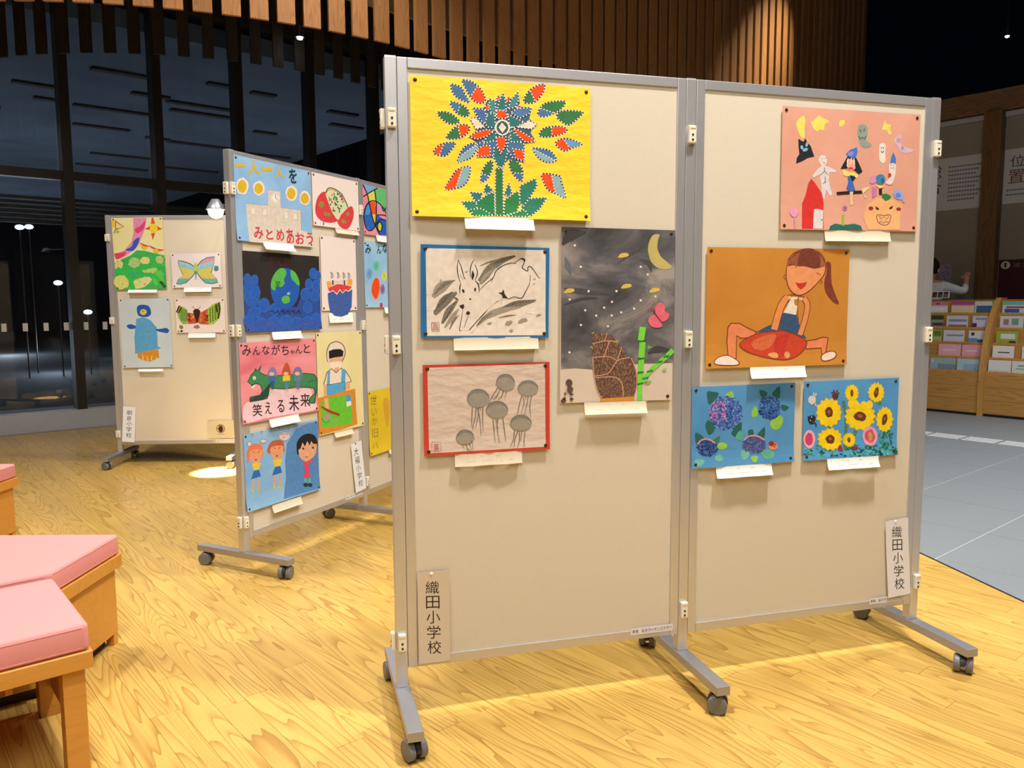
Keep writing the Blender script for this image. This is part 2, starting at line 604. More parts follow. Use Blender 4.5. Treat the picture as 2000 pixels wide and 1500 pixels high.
# outside: canopy, ground, added glows for lamp reflections in the glass
tag(bbox('ground', -14, 26, 9.45, 45, -0.15, 0.0, M_ASPH), 'dark asphalt outside the windows', 'ground', kind='structure')
cp = tag(bbox('canopy', -12, 7.4, 9.4, 32, 4.2, 4.4, M_SOFFIT), 'blue grey canopy soffit with brown slots outside the windows', 'canopy')
BAT = [(2.27, 13.18, .28), (2.79, 13.28, 1.1), (3.06, 14.66, .85), (3.86, 17.2, 1.1), (3.91, 18.7, 1.4), (2.56, 11.14, .7), (3.27, 12.05, .5), (3.78, 12.22, 1.0), (3.98, 12.7, .95), (4.27, 15.03, .4), (4.66, 15.15, 1.2), (4.54, 11.0, .35), (5.55, 13.4, .4), (6.0, 15.4, 1.1), (3.91, 10.92, .35), (5.87, 11.32, .5), (6.3, 12.1, .6), (1.9, 12.42, .5), (3.2, 20.4, 1.6), (5.2, 18.0, 1.4), (1.2, 14.2, .8), (0.6, 12.0, .9)]
for a, b, ln in BAT:
    o = bbox('batten', a, a + ln, b - 0.06, b + 0.06, 4.17, 4.2, M_BATTEN)
    mw = o.matrix_basis.copy()
    o.parent = cp
    o.matrix_basis = cp.matrix_basis.inverted() @ mw
M_REFL_GLOW = emit('reflection_blue_white', (0.5, 0.72, 1.0), 9)  # glows on thin poles, added to stand in for lamp reflections in the glass
for i, (a, b, z, lab, pw) in enumerate(((2.42, 16, 2.6, 'added glow for a window lamp reflection, the slightly lower one of the high pair', 45), (2.72, 17, 2.7, 'added glow for a window lamp reflection, the one of the high pair nearer the mullion', 45), (2.95, 16, 1.66, 'single added glow for a lamp reflection, lower than the pair, higher than the smallest', 30), (3.4, 16, 1.14, 'small low added glow for a lamp reflection, next to the pale exhibition panel', 20))):
    L = tag(empty('lamp_reflection', AB(a, b, 0)), lab, 'lamp', 'added glows for lamp reflections in the windows')
    bm = bmesh.new()
    add_cyl(bm, (0, 0, 0), (0, 0, z - 0.03), 0.012, 0.012, 8)
    link('added_pole', mesh_of(bm, 'added_pole', M_LOUV), L)
    bm = bmesh.new()
    bmesh.ops.create_uvsphere(bm, u_segments=14, v_segments=8, radius=0.055)
    bmesh.ops.scale(bm, vec=(1.3, 1.3, 0.75), verts=bm.verts)
    bmesh.ops.translate(bm, vec=(0, 0, z), verts=bm.verts)
    link('reflection_glow', mesh_of(bm, 'reflection_glow', M_REFL_GLOW, True), L)
for a, b, pw in ((6.2, 13.0, 70), (-1.0, 15.0, 70), (3.0, 17.0, 45), (3.2, 24, 110)):  # unseen point lights added near the ground to brighten the canopy
    d = bpy.data.lights.new('canopy_fill', 'POINT')
    d.energy = pw
    d.color = (0.7, 0.83, 1.0)
    d.shadow_soft_size = 0.2
    lo = bpy.data.objects.new('canopy_fill', d)
    COL.objects.link(lo)
    lo.location = AB(a, b, 0.5)

# ------------------------------------------------------------------ hanging wooden slat screens
SCX, SCY, SR = -3.63, 9.85, 4.0


def slat_path(s, r=SR, phimax=math.radians(45)):
    """point and direction at arc length s measured on radius SR"""
    ph = s / SR
    if ph <= phimax:
        return Vector((SCX + r * math.sin(ph), SCY - r * math.cos(ph), 0)), ph
    p = Vector((SCX + r * math.sin(phimax), SCY - r * math.cos(phimax), 0))
    t = s - phimax * SR
    return p + Vector((math.cos(phimax), math.sin(phimax), 0)) * t, phimax


bm = bmesh.new()
add_box(bm, (0, 0, 1.715), (0.136, 0.03, 3.43), 0, 0.003)
slat_me = mesh_of(bm, 'slat', M_SLAT)
scr = tag(empty('slat_screen', (SCX, 5.85, 3.4)), 'curved screen of warm brown hanging wooden slats above the stands', 'slat screen', 'hanging wooden slat screens')
for i in range(64):
    p, ph = slat_path(-0.005 + i * 0.2)
    o = link('slat', slat_me, scr)
    o.location = p - Vector((SCX, 5.85, 0))
    o.rotation_euler = (0, 0, ph)
M_SLAT_SHADED = wood('shaded_slat_wood', (46, 38, 32), (32, 26, 22), 1.6, 0.7, (0, 0, 1), 14.0, None, 0.1, 0.2)  # near-black colour paints in the shade on the inner slats' unlit backs
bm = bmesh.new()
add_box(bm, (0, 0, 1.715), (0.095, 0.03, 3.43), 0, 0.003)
slat_shaded = mesh_of(bm, 'slat', M_SLAT_SHADED)
scr2 = tag(empty('slat_screen', (SCX, 7.05, 3.41)), 'inner row of hanging slats behind the curved screen, shade painted into their colour', 'slat screen', 'hanging wooden slat screens')
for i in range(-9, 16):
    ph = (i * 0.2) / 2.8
    o = link('slat', slat_shaded, scr2)
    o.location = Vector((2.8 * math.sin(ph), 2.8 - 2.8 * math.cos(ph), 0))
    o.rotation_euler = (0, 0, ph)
bm = bmesh.new()
prev = None
for i in range(0, 75):
    p, ph = slat_path(0.9 + i * 0.17, SR - 0.45)
    v = (bm.verts.new((p.x, p.y, 3.86)), bm.verts.new((p.x, p.y, 6.99)))
    if prev:
        bm.faces.new((prev[0], v[0], v[1], prev[1]))
    prev = v
bulk = link('trim_4', mesh_of(bm, 'bulkhead', simple('bulkhead', (140, 120, 92), 0.8)))
sm = bulk.modifiers.new('s', 'SOLIDIFY')
sm.thickness = 0.04
tag(bulk, 'tan bulkhead behind the wooden slats', 'trim', kind='structure')
M_LED = emit('led_white', (0.8, 0.92, 1.0), 60)
for loc, lab in (((-1.88, 7.37, 3.6), 'tiny white ceiling spotlight below the wooden slats'), ((7.13, 11.82, 5.0), 'tiny white ceiling spotlight in the dark ceiling above the posters')):
    e = tag(empty('ceiling_spotlight', loc), lab, 'spotlight', 'small ceiling spotlights')
    bm = bmesh.new()
    add_cyl(bm, (0, 0, 0.03), (0, 0, 0.13), 0.04, 0.04, 14)
    add_cyl(bm, (0, 0, 0.13), (0, 0, 7.0 - loc[2]), 0.006, 0.006, 6)
    link('housing', mesh_of(bm, 'housing', M_MULL), e)
    bm = bmesh.new()
    add_cyl(bm, (0, 0, 0.015), (0, 0, 0.03), 0.022, 0.026, 14)
    link('lens', mesh_of(bm, 'lens', M_LED), e)

# ------------------------------------------------------------------ exhibition stands
PWD, BW, ZT, ZB, FL, FH, PT = 0.0352, 0.90, 1.948, 0.154, 0.2833, 0.0952, 0.035
RAIL = 0.030


def frame_mat(x, y, th, z=0.0):
    """local x along the board, local y to the back, z up; front faces -y"""
    return Matrix.Translation((x, y, z)) @ Matrix.Rotation(th, 4, 'Z')


def caster_meshes():
    bm = bmesh.new()           # hood and stem
    add_cyl(bm, (0, 0, 0.040), (0, 0, 0.068), 0.008, 0.008, 12)
    r = 0.0285
    n = 12
    for k in range(n):         # hood: a half shell between and above the wheels
        a0, a1 = math.pi * k / n, math.pi * (k + 1) / n
        for (ra, rb) in ((r * 0.55, r + 0.003),):
            q = []
            for x in (-0.007, 0.007):
                for (rr, aa) in ((ra, a0), (rb, a0), (rb, a1), (ra, a1)):
                    q.append(bm.verts.new((x, rr * math.cos(aa), 0.030 + rr * math.sin(aa))))
            for f in ((0, 1, 2, 3), (7, 6, 5, 4), (1, 5, 6, 2), (0, 3, 7, 4), (0, 4, 5, 1), (3, 2, 6, 7)):
                bm.faces.new([q[i] for i in f])
    add_cyl(bm, (-0.026, 0, 0.030), (0.026, 0, 0.030), 0.005, 0.005, 10)
    hood = mesh_of(bm, 'caster', M_CASTER_D)
    bm = bmesh.new()
    add_cyl(bm, (-0.0105, 0, 0), (0.0105, 0, 0), 0.030, 0.030, 28)
    es = [e for e in bm.edges if abs(e.verts[0].co.x - e.verts[1].co.x) < 1e-6 and len(e.link_faces) == 2]
    bmesh.ops.bevel(bm, geom=es, offset=0.005, segments=3, affect='EDGES', profile=0.6)
    wheel = mesh_of(bm, 'wheel', M_CASTER, True, 50)
    return hood, wheel


HOOD, WHEEL = caster_meshes()


def clip_meshes():
    bm = bmesh.new()
    add_box(bm, (0, 0, 0), (0.024, 0.013, 0.054), 0, 0.003)
    add_box(bm, (0, -0.002, 0.021), (0.019, 0.012, 0.009), 0, 0.002)
    c = mesh_of(bm, 'joint_clip', M_CLIP)
    bm = bmesh.new()
    add_cyl(bm, (0, -0.0075, -0.001), (0, -0.0062, -0.001), 0.0036, 0.0036, 10)
    s_ = mesh_of(bm, 'screw', M_SCREW)
    return c, s_


CLIP, SCREW = clip_meshes()


def rail_mesh(w, h, name):
    bm = bmesh.new()
    add_box(bm, (0, 0, 0), (w, PT, h), 0, 0.002)
    return mesh_of(bm, name, M_ALU)


_rails = {}


def add_clip(root, loc, side=False):
    c = link('joint_clip', CLIP, root)
    c.location = loc
    if side:
        c.rotation_euler = (0, 0, -math.pi / 2)
    for dz in (-0.001, -0.016):
        q = link('screw', SCREW, c)
        q.location = (0, 0, dz)


def build_board(root, M):
    """one fabric board with its four frame rails; M places its lower left corner (x=0..BW)"""
    bm = bmesh.new()
    add_box(bm, (BW / 2, 0, (ZT + ZB) / 2), (BW - 0.01, 0.026, ZT - ZB - 0.01))
    bo = link('board', mesh_of(bm, 'board', M_FABRIC), root)
    bo.matrix_local = M
    for nm, w, h, loc in (('top', BW - 2 * RAIL, RAIL, (BW / 2, 0, ZT - RAIL / 2)), ('bot', BW - 2 * RAIL, RAIL, (BW / 2, 0, ZB + RAIL / 2)), ('v', RAIL, ZT - ZB, (RAIL / 2, 0, (ZT + ZB) / 2)), ('v', RAIL, ZT - ZB, (BW - RAIL / 2, 0, (ZT + ZB) / 2))):
        if nm not in _rails:
            _rails[nm] = rail_mesh(w - 0.0006, h - 0.0006, 'frame_rail')
        r = link('frame_rail', _rails[nm], bo)
        r.location = loc


def build_post(root, x, y, th, rot_casters, clips_f=(), clips_s=(), clip_dx=0.0):
    """post with its foot bar and two casters; local to root"""
    M = frame_mat(x, y, th)
    if 'post' not in _rails:
        bm = bmesh.new()
        add_box(bm, (0, 0, (ZT + FH) / 2), (PWD - 0.0012, PT, ZT - FH - 0.001), 0, 0.002)
        add_box(bm, (0, 0, ZT + 0.001), (PWD - 0.004, PT - 0.004, 0.003))
        _rails['post'] = mesh_of(bm, 'post', M_ALU)
        bm = bmesh.new()
        add_box(bm, (0, 0, FH - 0.014), (0.045, 2 * FL, 0.028), 0, 0.002)
        _rails['foot'] = mesh_of(bm, 'foot', M_ALU2)
    p = link('post', _rails['post'], root)
    p.matrix_local = M
    f = link('foot', _rails['foot'], root)
    f.matrix_local = M
    for k, sy in enumerate((-1, 1)):
        c = link('caster', HOOD, root)
        c.matrix_local = M @ Matrix.Translation((0, sy * (FL - 0.035), 0)) @ Matrix.Rotation(rot_casters[k], 4, 'Z')
        for sx in (-1, 1):
            w = link('wheel', WHEEL, c)
            w.location = (sx * 0.0185, 0, 0.030)
    for z in clips_f:
        v = M @ Vector((clip_dx, -PT / 2 - 0.0065, z))
        add_clip(root, v)
    for z in clips_s:
        v = M @ Vector((-PWD / 2 - 0.0065, 0.0, z))
        add_clip(root, v, True)


def build_stand(label, x, y, th, ph, nboards, casters, clipz, group='display stands', dx=(0.0, 0.0)):
    root = tag(empty('display_stand', (x, y, 0), th), label, 'display stand', group)
    hw = PWD / 2
    build_post(root, hw, 0, 0, casters[0], clipz, clipz, dx[0])
    build_board(root, Matrix.Translation((PWD, 0, 0)))
    build_post(root, PWD + BW + hw, 0, ph / 2, casters[1], clipz, (), dx[1])
    if nboards == 2:
        o2 = Vector((PWD + BW + hw, 0, 0))
        M = Matrix.Translation(o2) @ Matrix.Rotation(ph, 4, 'Z')
        build_board(root, M @ Matrix.Translation((hw, 0, 0)))
        e = M @ Vector((PWD + BW, 0, 0))
        build_post(root, e.x, e.y, ph, casters[2], clipz, clip_dx=0.004)
    return root


SA = (-0.3583, 2.3191, 0.2667, 0.0079)
SB = (-1.2778, 3.6401, 1.1206, 0.0661)
SCc = (-3.139, 6.243, 0.041, 0.0)
build_stand('large two-board beige display stand with the yellow flower collage', *SA, 2, ((0.35, 0.1), (1.0, -0.6), (2.3, 0.7)), (1.778, 1.137, 0.239))
build_stand('two-board beige display stand with the dragon and earth paintings, behind the largest stand', *SB, 2, ((1.9, 0.4), (0.3, 1.2), (0.2, 0.8)), (1.778, 1.137, 0.239), dx=(-0.0055, 0.0115))
build_stand('single-board beige display stand with the penguin and butterfly paintings near the windows', *SCc, 1, ((1.2, 0.5), (1.7, 0.3)), (1.778, 1.137, 0.239))


def plane_mat(which, s, z, off, rot=0.0):
    """matrix of a sheet hung on a board: local x to the side, y up, z out of the board"""
    key, no = which[0], which[1]
    S = {'A': SA, 'B': SB, 'C': SCc}[key]
    o = Vector((S[0], S[1], 0))
    th = S[2]
    e = Vector((math.cos(th), math.sin(th), 0))
    if no == '2':
        o2 = o + e * (PWD * 1.5 + BW)
        th += S[3]
        e = Vector((math.cos(th), math.sin(th), 0))
        o = o2 - e * (PWD / 2)
    n = Vector((e.y, -e.x, 0))
    p = o + e * s + n * (PT / 2 + off)
    M = Matrix(((e.x, 0, n.x, p.x), (e.y, 0, n.y, p.y), (0, 1, 0, z), (0, 0, 0, 1)))
    return M @ Matrix.Rotation(rot, 4, 'Z')


# ------------------------------------------------------------------ pictures
def homog(src, dst):
    A = []
    for (x, y), (u, v) in zip(src, dst):
        A.append([x, y, 1, 0, 0, 0, -u * x, -u * y, u])
        A.append([0, 0, 0, x, y, 1, -v * x, -v * y, v])
    n = 8
    for i in range(n):
        pv = max(range(i, n), key=lambda r: abs(A[r][i]))
        A[i], A[pv] = A[pv], A[i]
        for r in range(n):
            if r != i:
                f = A[r][i] / A[i][i]
                for c in range(i, n + 1):
                    A[r][c] -= f * A[i][c]
    h = [A[i][n] / A[i][i] for i in range(n)] + [1.0]
    return lambda x, y: ((h[0] * x + h[1] * y + h[2]) / (h[6] * x + h[7] * y + 1), (h[3] * x + h[4] * y + h[5]) / (h[6] * x + h[7] * y + 1))


def smooth_closed(pts, k=5):
    out = []
    n = len(pts)
    for i in range(n):
        p0, p1, p2, p3 = pts[i - 1], pts[i], pts[(i + 1) % n], pts[(i + 2) % n]
        for j in range(k):
            t = j / k
            out.append(tuple(0.5 * (2 * p1[d] + (p2[d] - p0[d]) * t + (2 * p0[d] - 5 * p1[d] + 4 * p2[d] - p3[d]) * t * t + (3 * p1[d] - p0[d] - 3 * p2[d] + p3[d]) * t ** 3) for d in (0, 1)))
    return out


def smooth_open(pts, k=6):
    if len(pts) < 3:
        return pts
    q = [tuple(2 * pts[0][d] - pts[1][d] for d in (0, 1))] + list(pts) + [tuple(2 * pts[-1][d] - pts[-2][d] for d in (0, 1))]
    out = []
    for i in range(1, len(q) - 2):
        p0, p1, p2, p3 = q[i - 1], q[i], q[i + 1], q[i + 2]
        for j in range(k):
            t = j / k
            out.append(tuple(0.5 * (2 * p1[d] + (p2[d] - p0[d]) * t + (2 * p0[d] - 5 * p1[d] + 4 * p2[d] - p3[d]) * t * t + (3 * p1[d] - p0[d] - 3 * p2[d] + p3[d]) * t ** 3) for d in (0, 1)))
    out.append(pts[-1])
    return out


_glyphs = {}


def glyph(ch, bold=0.0):
    """outline triangles of a character from the built-in font: (points in unit box, faces)"""
    key = (ch, bold)
    if key not in _glyphs:
        c = bpy.data.curves.new('g', 'FONT')
        c.body = ch
        c.resolution_u = 3
        c.offset = bold
        o = bpy.data.objects.new('g', c)
        COL.objects.link(o)
        bpy.context.view_layer.update()
        dg = bpy.context.evaluated_depsgraph_get()
        me = bpy.data.meshes.new_from_object(o.evaluated_get(dg))
        pts = [(v.co.x, v.co.y) for v in me.vertices]
        fs = [tuple(p.vertices) for p in me.polygons]
        bpy.data.objects.remove(o)
        bpy.data.curves.remove(c)
        bpy.data.meshes.remove(me)
        if pts:
            x0, x1 = min(p[0] for p in pts), max(p[0] for p in pts)
            y0, y1 = min(p[1] for p in pts), max(p[1] for p in pts)
            w, h = max(x1 - x0, 1e-6), max(y1 - y0, 1e-6)
            pts = [((p[0] - x0) / w, (p[1] - y0) / h) for p in pts]
        _glyphs[key] = (pts, fs)
    return _glyphs[key]


DZ = 0.000016


class Art:
    """a sheet of paper pinned to a board, with the marks on it; marks are given in the coordinates the sheet was measured in (corners = tl, tr, br, bl)"""

    def __init__(self, name, label, cat, which, tl, size, corners, mat, group=None, off=0.0022, rot=0.0, curl=0.004, pins=True, thick=0.0005, bend=0.0, wave=0.0):
        self.w, self.h = size
        self.map = homog(corners, [(0, 0), (self.w, 0), (self.w, -self.h), (0, -self.h)])
        self.curl, self.bend, self.wave = curl, bend, wave
        self.layers = 0
        self.parts = {}
        self.order = []
        G = 10
        self.gx = [self.w * i / G for i in range(G + 1)]
        self.gy = [-self.h * i / G for i in range(G + 1)]
        bm = bmesh.new()
        vv = [[bm.verts.new((x, y, self.lift(x, y))) for x in self.gx] for y in self.gy]
        for j in range(G):
            for i in range(G):
                bm.faces.new((vv[j][i], vv[j + 1][i], vv[j + 1][i + 1], vv[j][i + 1]))
        me = mesh_of(bm, name, mat)
        self.root = link(name, me)
        sm_ = self.root.modifiers.new('thickness', 'SOLIDIFY')
        sm_.thickness = thick
        sm_.offset = -1
        self.M = plane_mat(which, tl[0], tl[1], off, rot) if not isinstance(which, Matrix) else which
        self.root.matrix_world = self.M
        tag(self.root, label, cat, group)
        if pins:
            for (px, py) in ((0.014, -0.012), (self.w - 0.014, -0.012), (0.014, -self.h + 0.012), (self.w - 0.014, -self.h + 0.012)):
                self.pin(px, py)

    def pin(self, px, py, mat=None, r=0.006):
        k = (mat or M_PIN).name + str(r)
        if k not in _rails:
            bm = bmesh.new()
            add_cyl(bm, (0, 0, 0), (0, 0, 0.0016), r, r * 0.8, 12)
            add_cyl(bm, (0, 0, 0.0016), (0, 0, 0.0026), r * 0.8, r * 0.3, 12)
            _rails[k] = mesh_of(bm, 'thumbtack', mat or M_PIN)
        o = link('thumbtack' if mat is None else 'pushpin', _rails[k], self.root)
        o.location = (px, py, self.lift(px, py))

    def lift(self, x, y):
        v = -y / self.h if self.h else 0
        z = 0.0
        if v > 0.72:
            z += self.curl * ((v - 0.72) / 0.28) ** 2
        if self.bend:
            z += self.bend * v * v
        if self.wave:
            z += self.wave * (1 - math.cos(4 * math.pi * x / self.w)) * 0.5
        return z

    def bmof(self, part):
        if part not in self.parts:
            self.parts[part] = ([], [], [])     # verts, faces, colours
            self.order.append(part)
        return self.parts[part]

    def _poly(self, part, col, pts, grain=0.0, layer=None):
        V, F, C = self.parts.setdefault(part, ([], [], []))
        if layer is None:
            self.layers += 1
            layer = self.layers
        z = 0.00012 + layer * DZ
        i0 = len(V)
        for (x, y) in pts:
            u, v = self.map(x, y)
            V.append((u, v, z))
        F.append(tuple(range(i0, i0 + len(pts))))
        C.append((*lin(col), grain))
        return layer

    def P(self, part, col, pts, sm=False, grain=0.0, layer=None):
        return self._poly(part, col, smooth_closed(pts) if sm else pts, grain, layer)

    def E(self, part, col, cx, cy, rx, ry=None, rot=0.0, n=18, grain=0.0, layer=None, wob=0.0):
        ry = rx if ry is None else ry
        c, s = math.cos(math.radians(rot)), math.sin(math.radians(rot))
        pts = []
        for i in range(n):
            a = 2 * math.pi * i / n
            k = 1 + (random.uniform(-wob, wob) if wob else 0)
            x, y = rx * k * math.cos(a), ry * k * math.sin(a)
            pts.append((cx + c * x - s * y, cy + s * x + c * y))
        return self._poly(part, col, pts, grain, layer)

    def S(self, part, col, pts, w, sm=True, grain=0.0, taper=(1, 1), layer=None, closed=False):
        """brush stroke of width w along pts; taper = relative width at start and end"""
        if closed:
            p = smooth_closed(pts) if sm else list(pts)
            p = p + [p[0]]
        else:
            p = smooth_open(pts) if sm else list(pts)
        if layer is None:
            self.layers += 1
            layer = self.layers
        n = len(p)
        L, R = [], []
        for i in range(n):
            a, b = p[max(i - 1, 0)], p[min(i + 1, n - 1)]
            dx, dy = b[0] - a[0], b[1] - a[1]
            d = math.hypot(dx, dy) or 1.0
            t = i / (n - 1)
            ww = w * 0.5
            if taper != (1, 1):
                e0 = min(1, taper[0] + (1 - taper[0]) * min(1, t * 2.5))
                e1 = min(1, taper[1] + (1 - taper[1]) * min(1, (1 - t) * 2.5))
                ww *= min(e0, e1)
            L.append((p[i][0] - dy / d * ww, p[i][1] + dx / d * ww))
            R.append((p[i][0] + dy / d * ww, p[i][1] - dx / d * ww))
        V, F, C = self.parts.setdefault(part, ([], [], []))
        z = 0.00012 + layer * DZ
        i0 = len(V)
        for a, b in zip(L, R):
            for q in (a, b):
                u, v = self.map(*q)
                V.append((u, v, z))
        for i in range(n - 1):
            F.append((i0 + 2 * i, i0 + 2 * i + 1, i0 + 2 * i + 3, i0 + 2 * i + 2))
            C.append((*lin(col), grain))
        return layer

    def dots(self, part, col, pts, r, n=8, ry=None):
        self.layers += 1
        for (x, y) in pts:
            self.E(part, col, x, y, r, ry, n=n, layer=self.layers)

    def along(self, pts, step, closed=True):
        q = list(pts) + ([pts[0]] if closed else [])
        out, acc = [], 0.0
        for a, b in zip(q, q[1:]):
            d = math.hypot(b[0] - a[0], b[1] - a[1])
            t = acc
            while t < d:
                out.append((a[0] + (b[0] - a[0]) * t / d, a[1] + (b[1] - a[1]) * t / d))
                t += step
            acc = t - d
        return out

    def T(self, part, col, ch, box4, bold=0.0, grain=0.0):
        """character ch filling the box x0, y0, x1, y1 (or four corners tl, tr, br, bl)"""
        pts, fs = glyph(ch, bold)
        if not pts:
            return
        if len(box4) == 4 and not isinstance(box4[0], tuple):
            x0, y0, x1, y1 = box4
            cs = ((x0, y0), (x1, y0), (x1, y1), (x0, y1))
        else:
            cs = box4
        self.layers += 1
        V, F, C = self.parts.setdefault(part, ([], [], []))
        z = 0.00012 + self.layers * DZ
        i0 = len(V)
        for (a, b) in pts:
            b = 1 - b
            x = (cs[0][0] * (1 - a) + cs[1][0] * a) * (1 - b) + (cs[3][0] * (1 - a) + cs[2][0] * a) * b
            y = (cs[0][1] * (1 - a) + cs[1][1] * a) * (1 - b) + (cs[3][1] * (1 - a) + cs[2][1] * a) * b
            u, v = self.map(x, y)
            V.append((u, v, z))
        for f in fs:
            F.append(tuple(i0 + i for i in f))
            C.append((*lin(col), grain))

    def vscript(self, part, col, text, x, y0, y1, w, dx=0.0, bold=0.0):
        """vertical writing between y0 and y1"""
        n = len(text)
        st = (y1 - y0) / n
        for i, ch in enumerate(text):
            xx = x + dx * i
            self.T(part, col, ch, (xx - w / 2, y0 + i * st + st * 0.07, xx + w / 2, y0 + (i + 1) * st - st * 0.07), bold)

    def done(self):
        for part, (V, F, C) in self.parts.items():
            bm = bmesh.new()
            cl_ = bm.loops.layers.float_color.new('Col')
            vs = [bm.verts.new(v) for v in V]
            for f, c in zip(F, C):
                ids = []
                for i in f:
                    if not ids or i != ids[-1]:
                        ids.append(i)
                try:
                    fc = bm.faces.new([vs[i] for i in ids])
                except ValueError:
                    continue
                for l in fc.loops:
                    l[cl_] = c
            if self.curl or self.bend or self.wave:
                geo = lambda: list(bm.verts) + list(bm.edges) + list(bm.faces)
                ys = [y for y in self.gy[1:-1] if self.bend or (-y / self.h) > 0.6]
                for y in ys:
                    bmesh.ops.bisect_plane(bm, geom=geo(), plane_co=(0, y, 0), plane_no=(0, 1, 0))
                if self.wave:
                    for x in self.gx[1:-1]:
                        bmesh.ops.bisect_plane(bm, geom=geo(), plane_co=(x, 0, 0), plane_no=(1, 0, 0))
                G = 10
                for v in bm.verts:          # the sheet is straight between its grid lines: follow it exactly
                    j = min(G - 1, max(0, int(-v.co.y / self.h * G + 1e-6)))
                    y0, y1 = self.gy[j], self.gy[j + 1]
                    t = (v.co.y - y0) / (y1 - y0)
                    i = min(G - 1, max(0, int(v.co.x / self.w * G + 1e-6)))
                    x0, x1 = self.gx[i], self.gx[i + 1]
                    s_ = (v.co.x - x0) / (x1 - x0)
                    z00, z10, z01, z11 = self.lift(x0, y0), self.lift(x1, y0), self.lift(x0, y1), self.lift(x1, y1)
                    v.co.z += (z00 * (1 - s_) + z10 * s_) * (1 - t) + (z01 * (1 - s_) + z11 * s_) * t
            bm.normal_update()
            for fc in bm.faces:
                if fc.normal.z < 0:
                    fc.normal_flip()
            nm = part.split('#')[0]
            me = mesh_of(bm, nm, M_PAINT)
            o_ = link(nm, me, self.root)
            if nm in ('small_print', 'fine_print'):
                o_['kind'] = 'stuff'
        return self.root


def halfplane(poly, a, b):
    return clip(poly, lambda p: (b[0] - a[0]) * (p[1] - a[1]) - (b[1] - a[1]) * (p[0] - a[0]))


def inset(poly, k):
    cx = sum(p[0] for p in poly) / len(poly)
    cy = sum(p[1] for p in poly) / len(poly)
    out = []
    for x, y in poly:
        d = math.hypot(x - cx, y - cy) or 1
        f = max(0.15, (d - k) / d)
        out.append((cx + (x - cx) * f, cy + (y - cy) * f))
    return out


CAPTION = paper_mat((240, 238, 234))
CAPTION_CREAM = paper_mat((218, 206, 182))
INKG = (190, 187, 186)


def caption(label, which, tl, size=(0.21, 0.037), rot=0.0, mat=None, off=0.006, bend=0.012, wave=0.0, lines=True, wide=None):
    cs = [(0, 0), (210, 0), (210, 37), (0, 37)]
    A_ = Art('caption_slip', label, 'caption slip', which, tl, size, cs, mat or CAPTION, 'caption slips under the paintings', off=off, rot=rot, curl=0.0, bend=bend, wave=wave, pins=False, thick=0.0003)
    if lines:
        for (x0, x1, y) in ((14, 22, 9), (78, 92, 9), (128, 146, 10), (38, 66, 24), (84, 128, 24), (142, 147, 24), (168, 184, 24)):
            for k in range(int((x1 - x0) / 5)):
                A_.P('fine_print', INKG, [(x0 + k * 5, y - 1.6), (x0 + k * 5 + 3.4, y - 1.6), (x0 + k * 5 + 3.4, y + 1.4), (x0 + k * 5, y + 1.4)], layer=1)
    A_.done()
GA = "children's pictures on the largest stand"
GB = "children's pictures on the dragon stand"
GC = "children's pictures on the penguin stand"
# --- yellow flower collage -------------------------------------------------
F = Art('collage', 'bright yellow sheet with a blue, red and green cut-paper flower', 'picture', 'A1', (0.072, 1.899), (0.544, 0.393), [(45, 72), (1555, 185), (1545, 1298), (60, 1255)], paper_mat((246, 214, 52), (238, 204, 44), 5.0, 0.6, 0.25), GA, rot=-0.004, curl=0.008, wave=0.004)
BLU, TEA, GRN, RED, LBL, WHT, OUT = (72, 112, 150), (48, 112, 116), (54, 114, 66), (238, 76, 20), (134, 172, 178), (228, 212, 190), (58, 44, 84)


_uid = [0]
_late = [0]


def uniq(p):
    _uid[0] += 1
    return p + '#%d' % _uid[0]


def petal(A_, pts, c1, c2=None, ln=None, part='paper_leaf', edge=13, sm=True, dots=True, out=OUT):
    if part == 'paper_leaf':
        part = uniq(part)
        if not _late[0]:
            A_.layers = 0
    q = smooth_closed(pts, 4) if sm else list(pts)
    A_.P(part, out, q)
    i_ = inset(q, edge)
    A_.P(part, c1, i_)
    if c2:
        h = halfplane(i_, *ln)
        if len(h) > 2:
            A_.P(part, c2, h)
        # dotted seam
        seam = [p for p in A_.along([ln[0], ln[1]], 26, False)]
        inside = []
        for p in seam:
            c = False
            j = len(i_) - 1
            for k in range(len(i_)):
                if (i_[k][1] > p[1]) != (i_[j][1] > p[1]) and p[0] < (i_[j][0] - i_[k][0]) * (p[1] - i_[k][1]) / (i_[j][1] - i_[k][1] + 1e-9) + i_[k][0]:
                    c = not c
                j = k
            if c:
                inside.append(p)
        if inside:
            A_.dots(part, (236, 226, 206), inside, 6)
    if dots:
        A_.dots(part, (240, 232, 214), A_.along(inset(q, edge * 0.5), 27), 6.2)


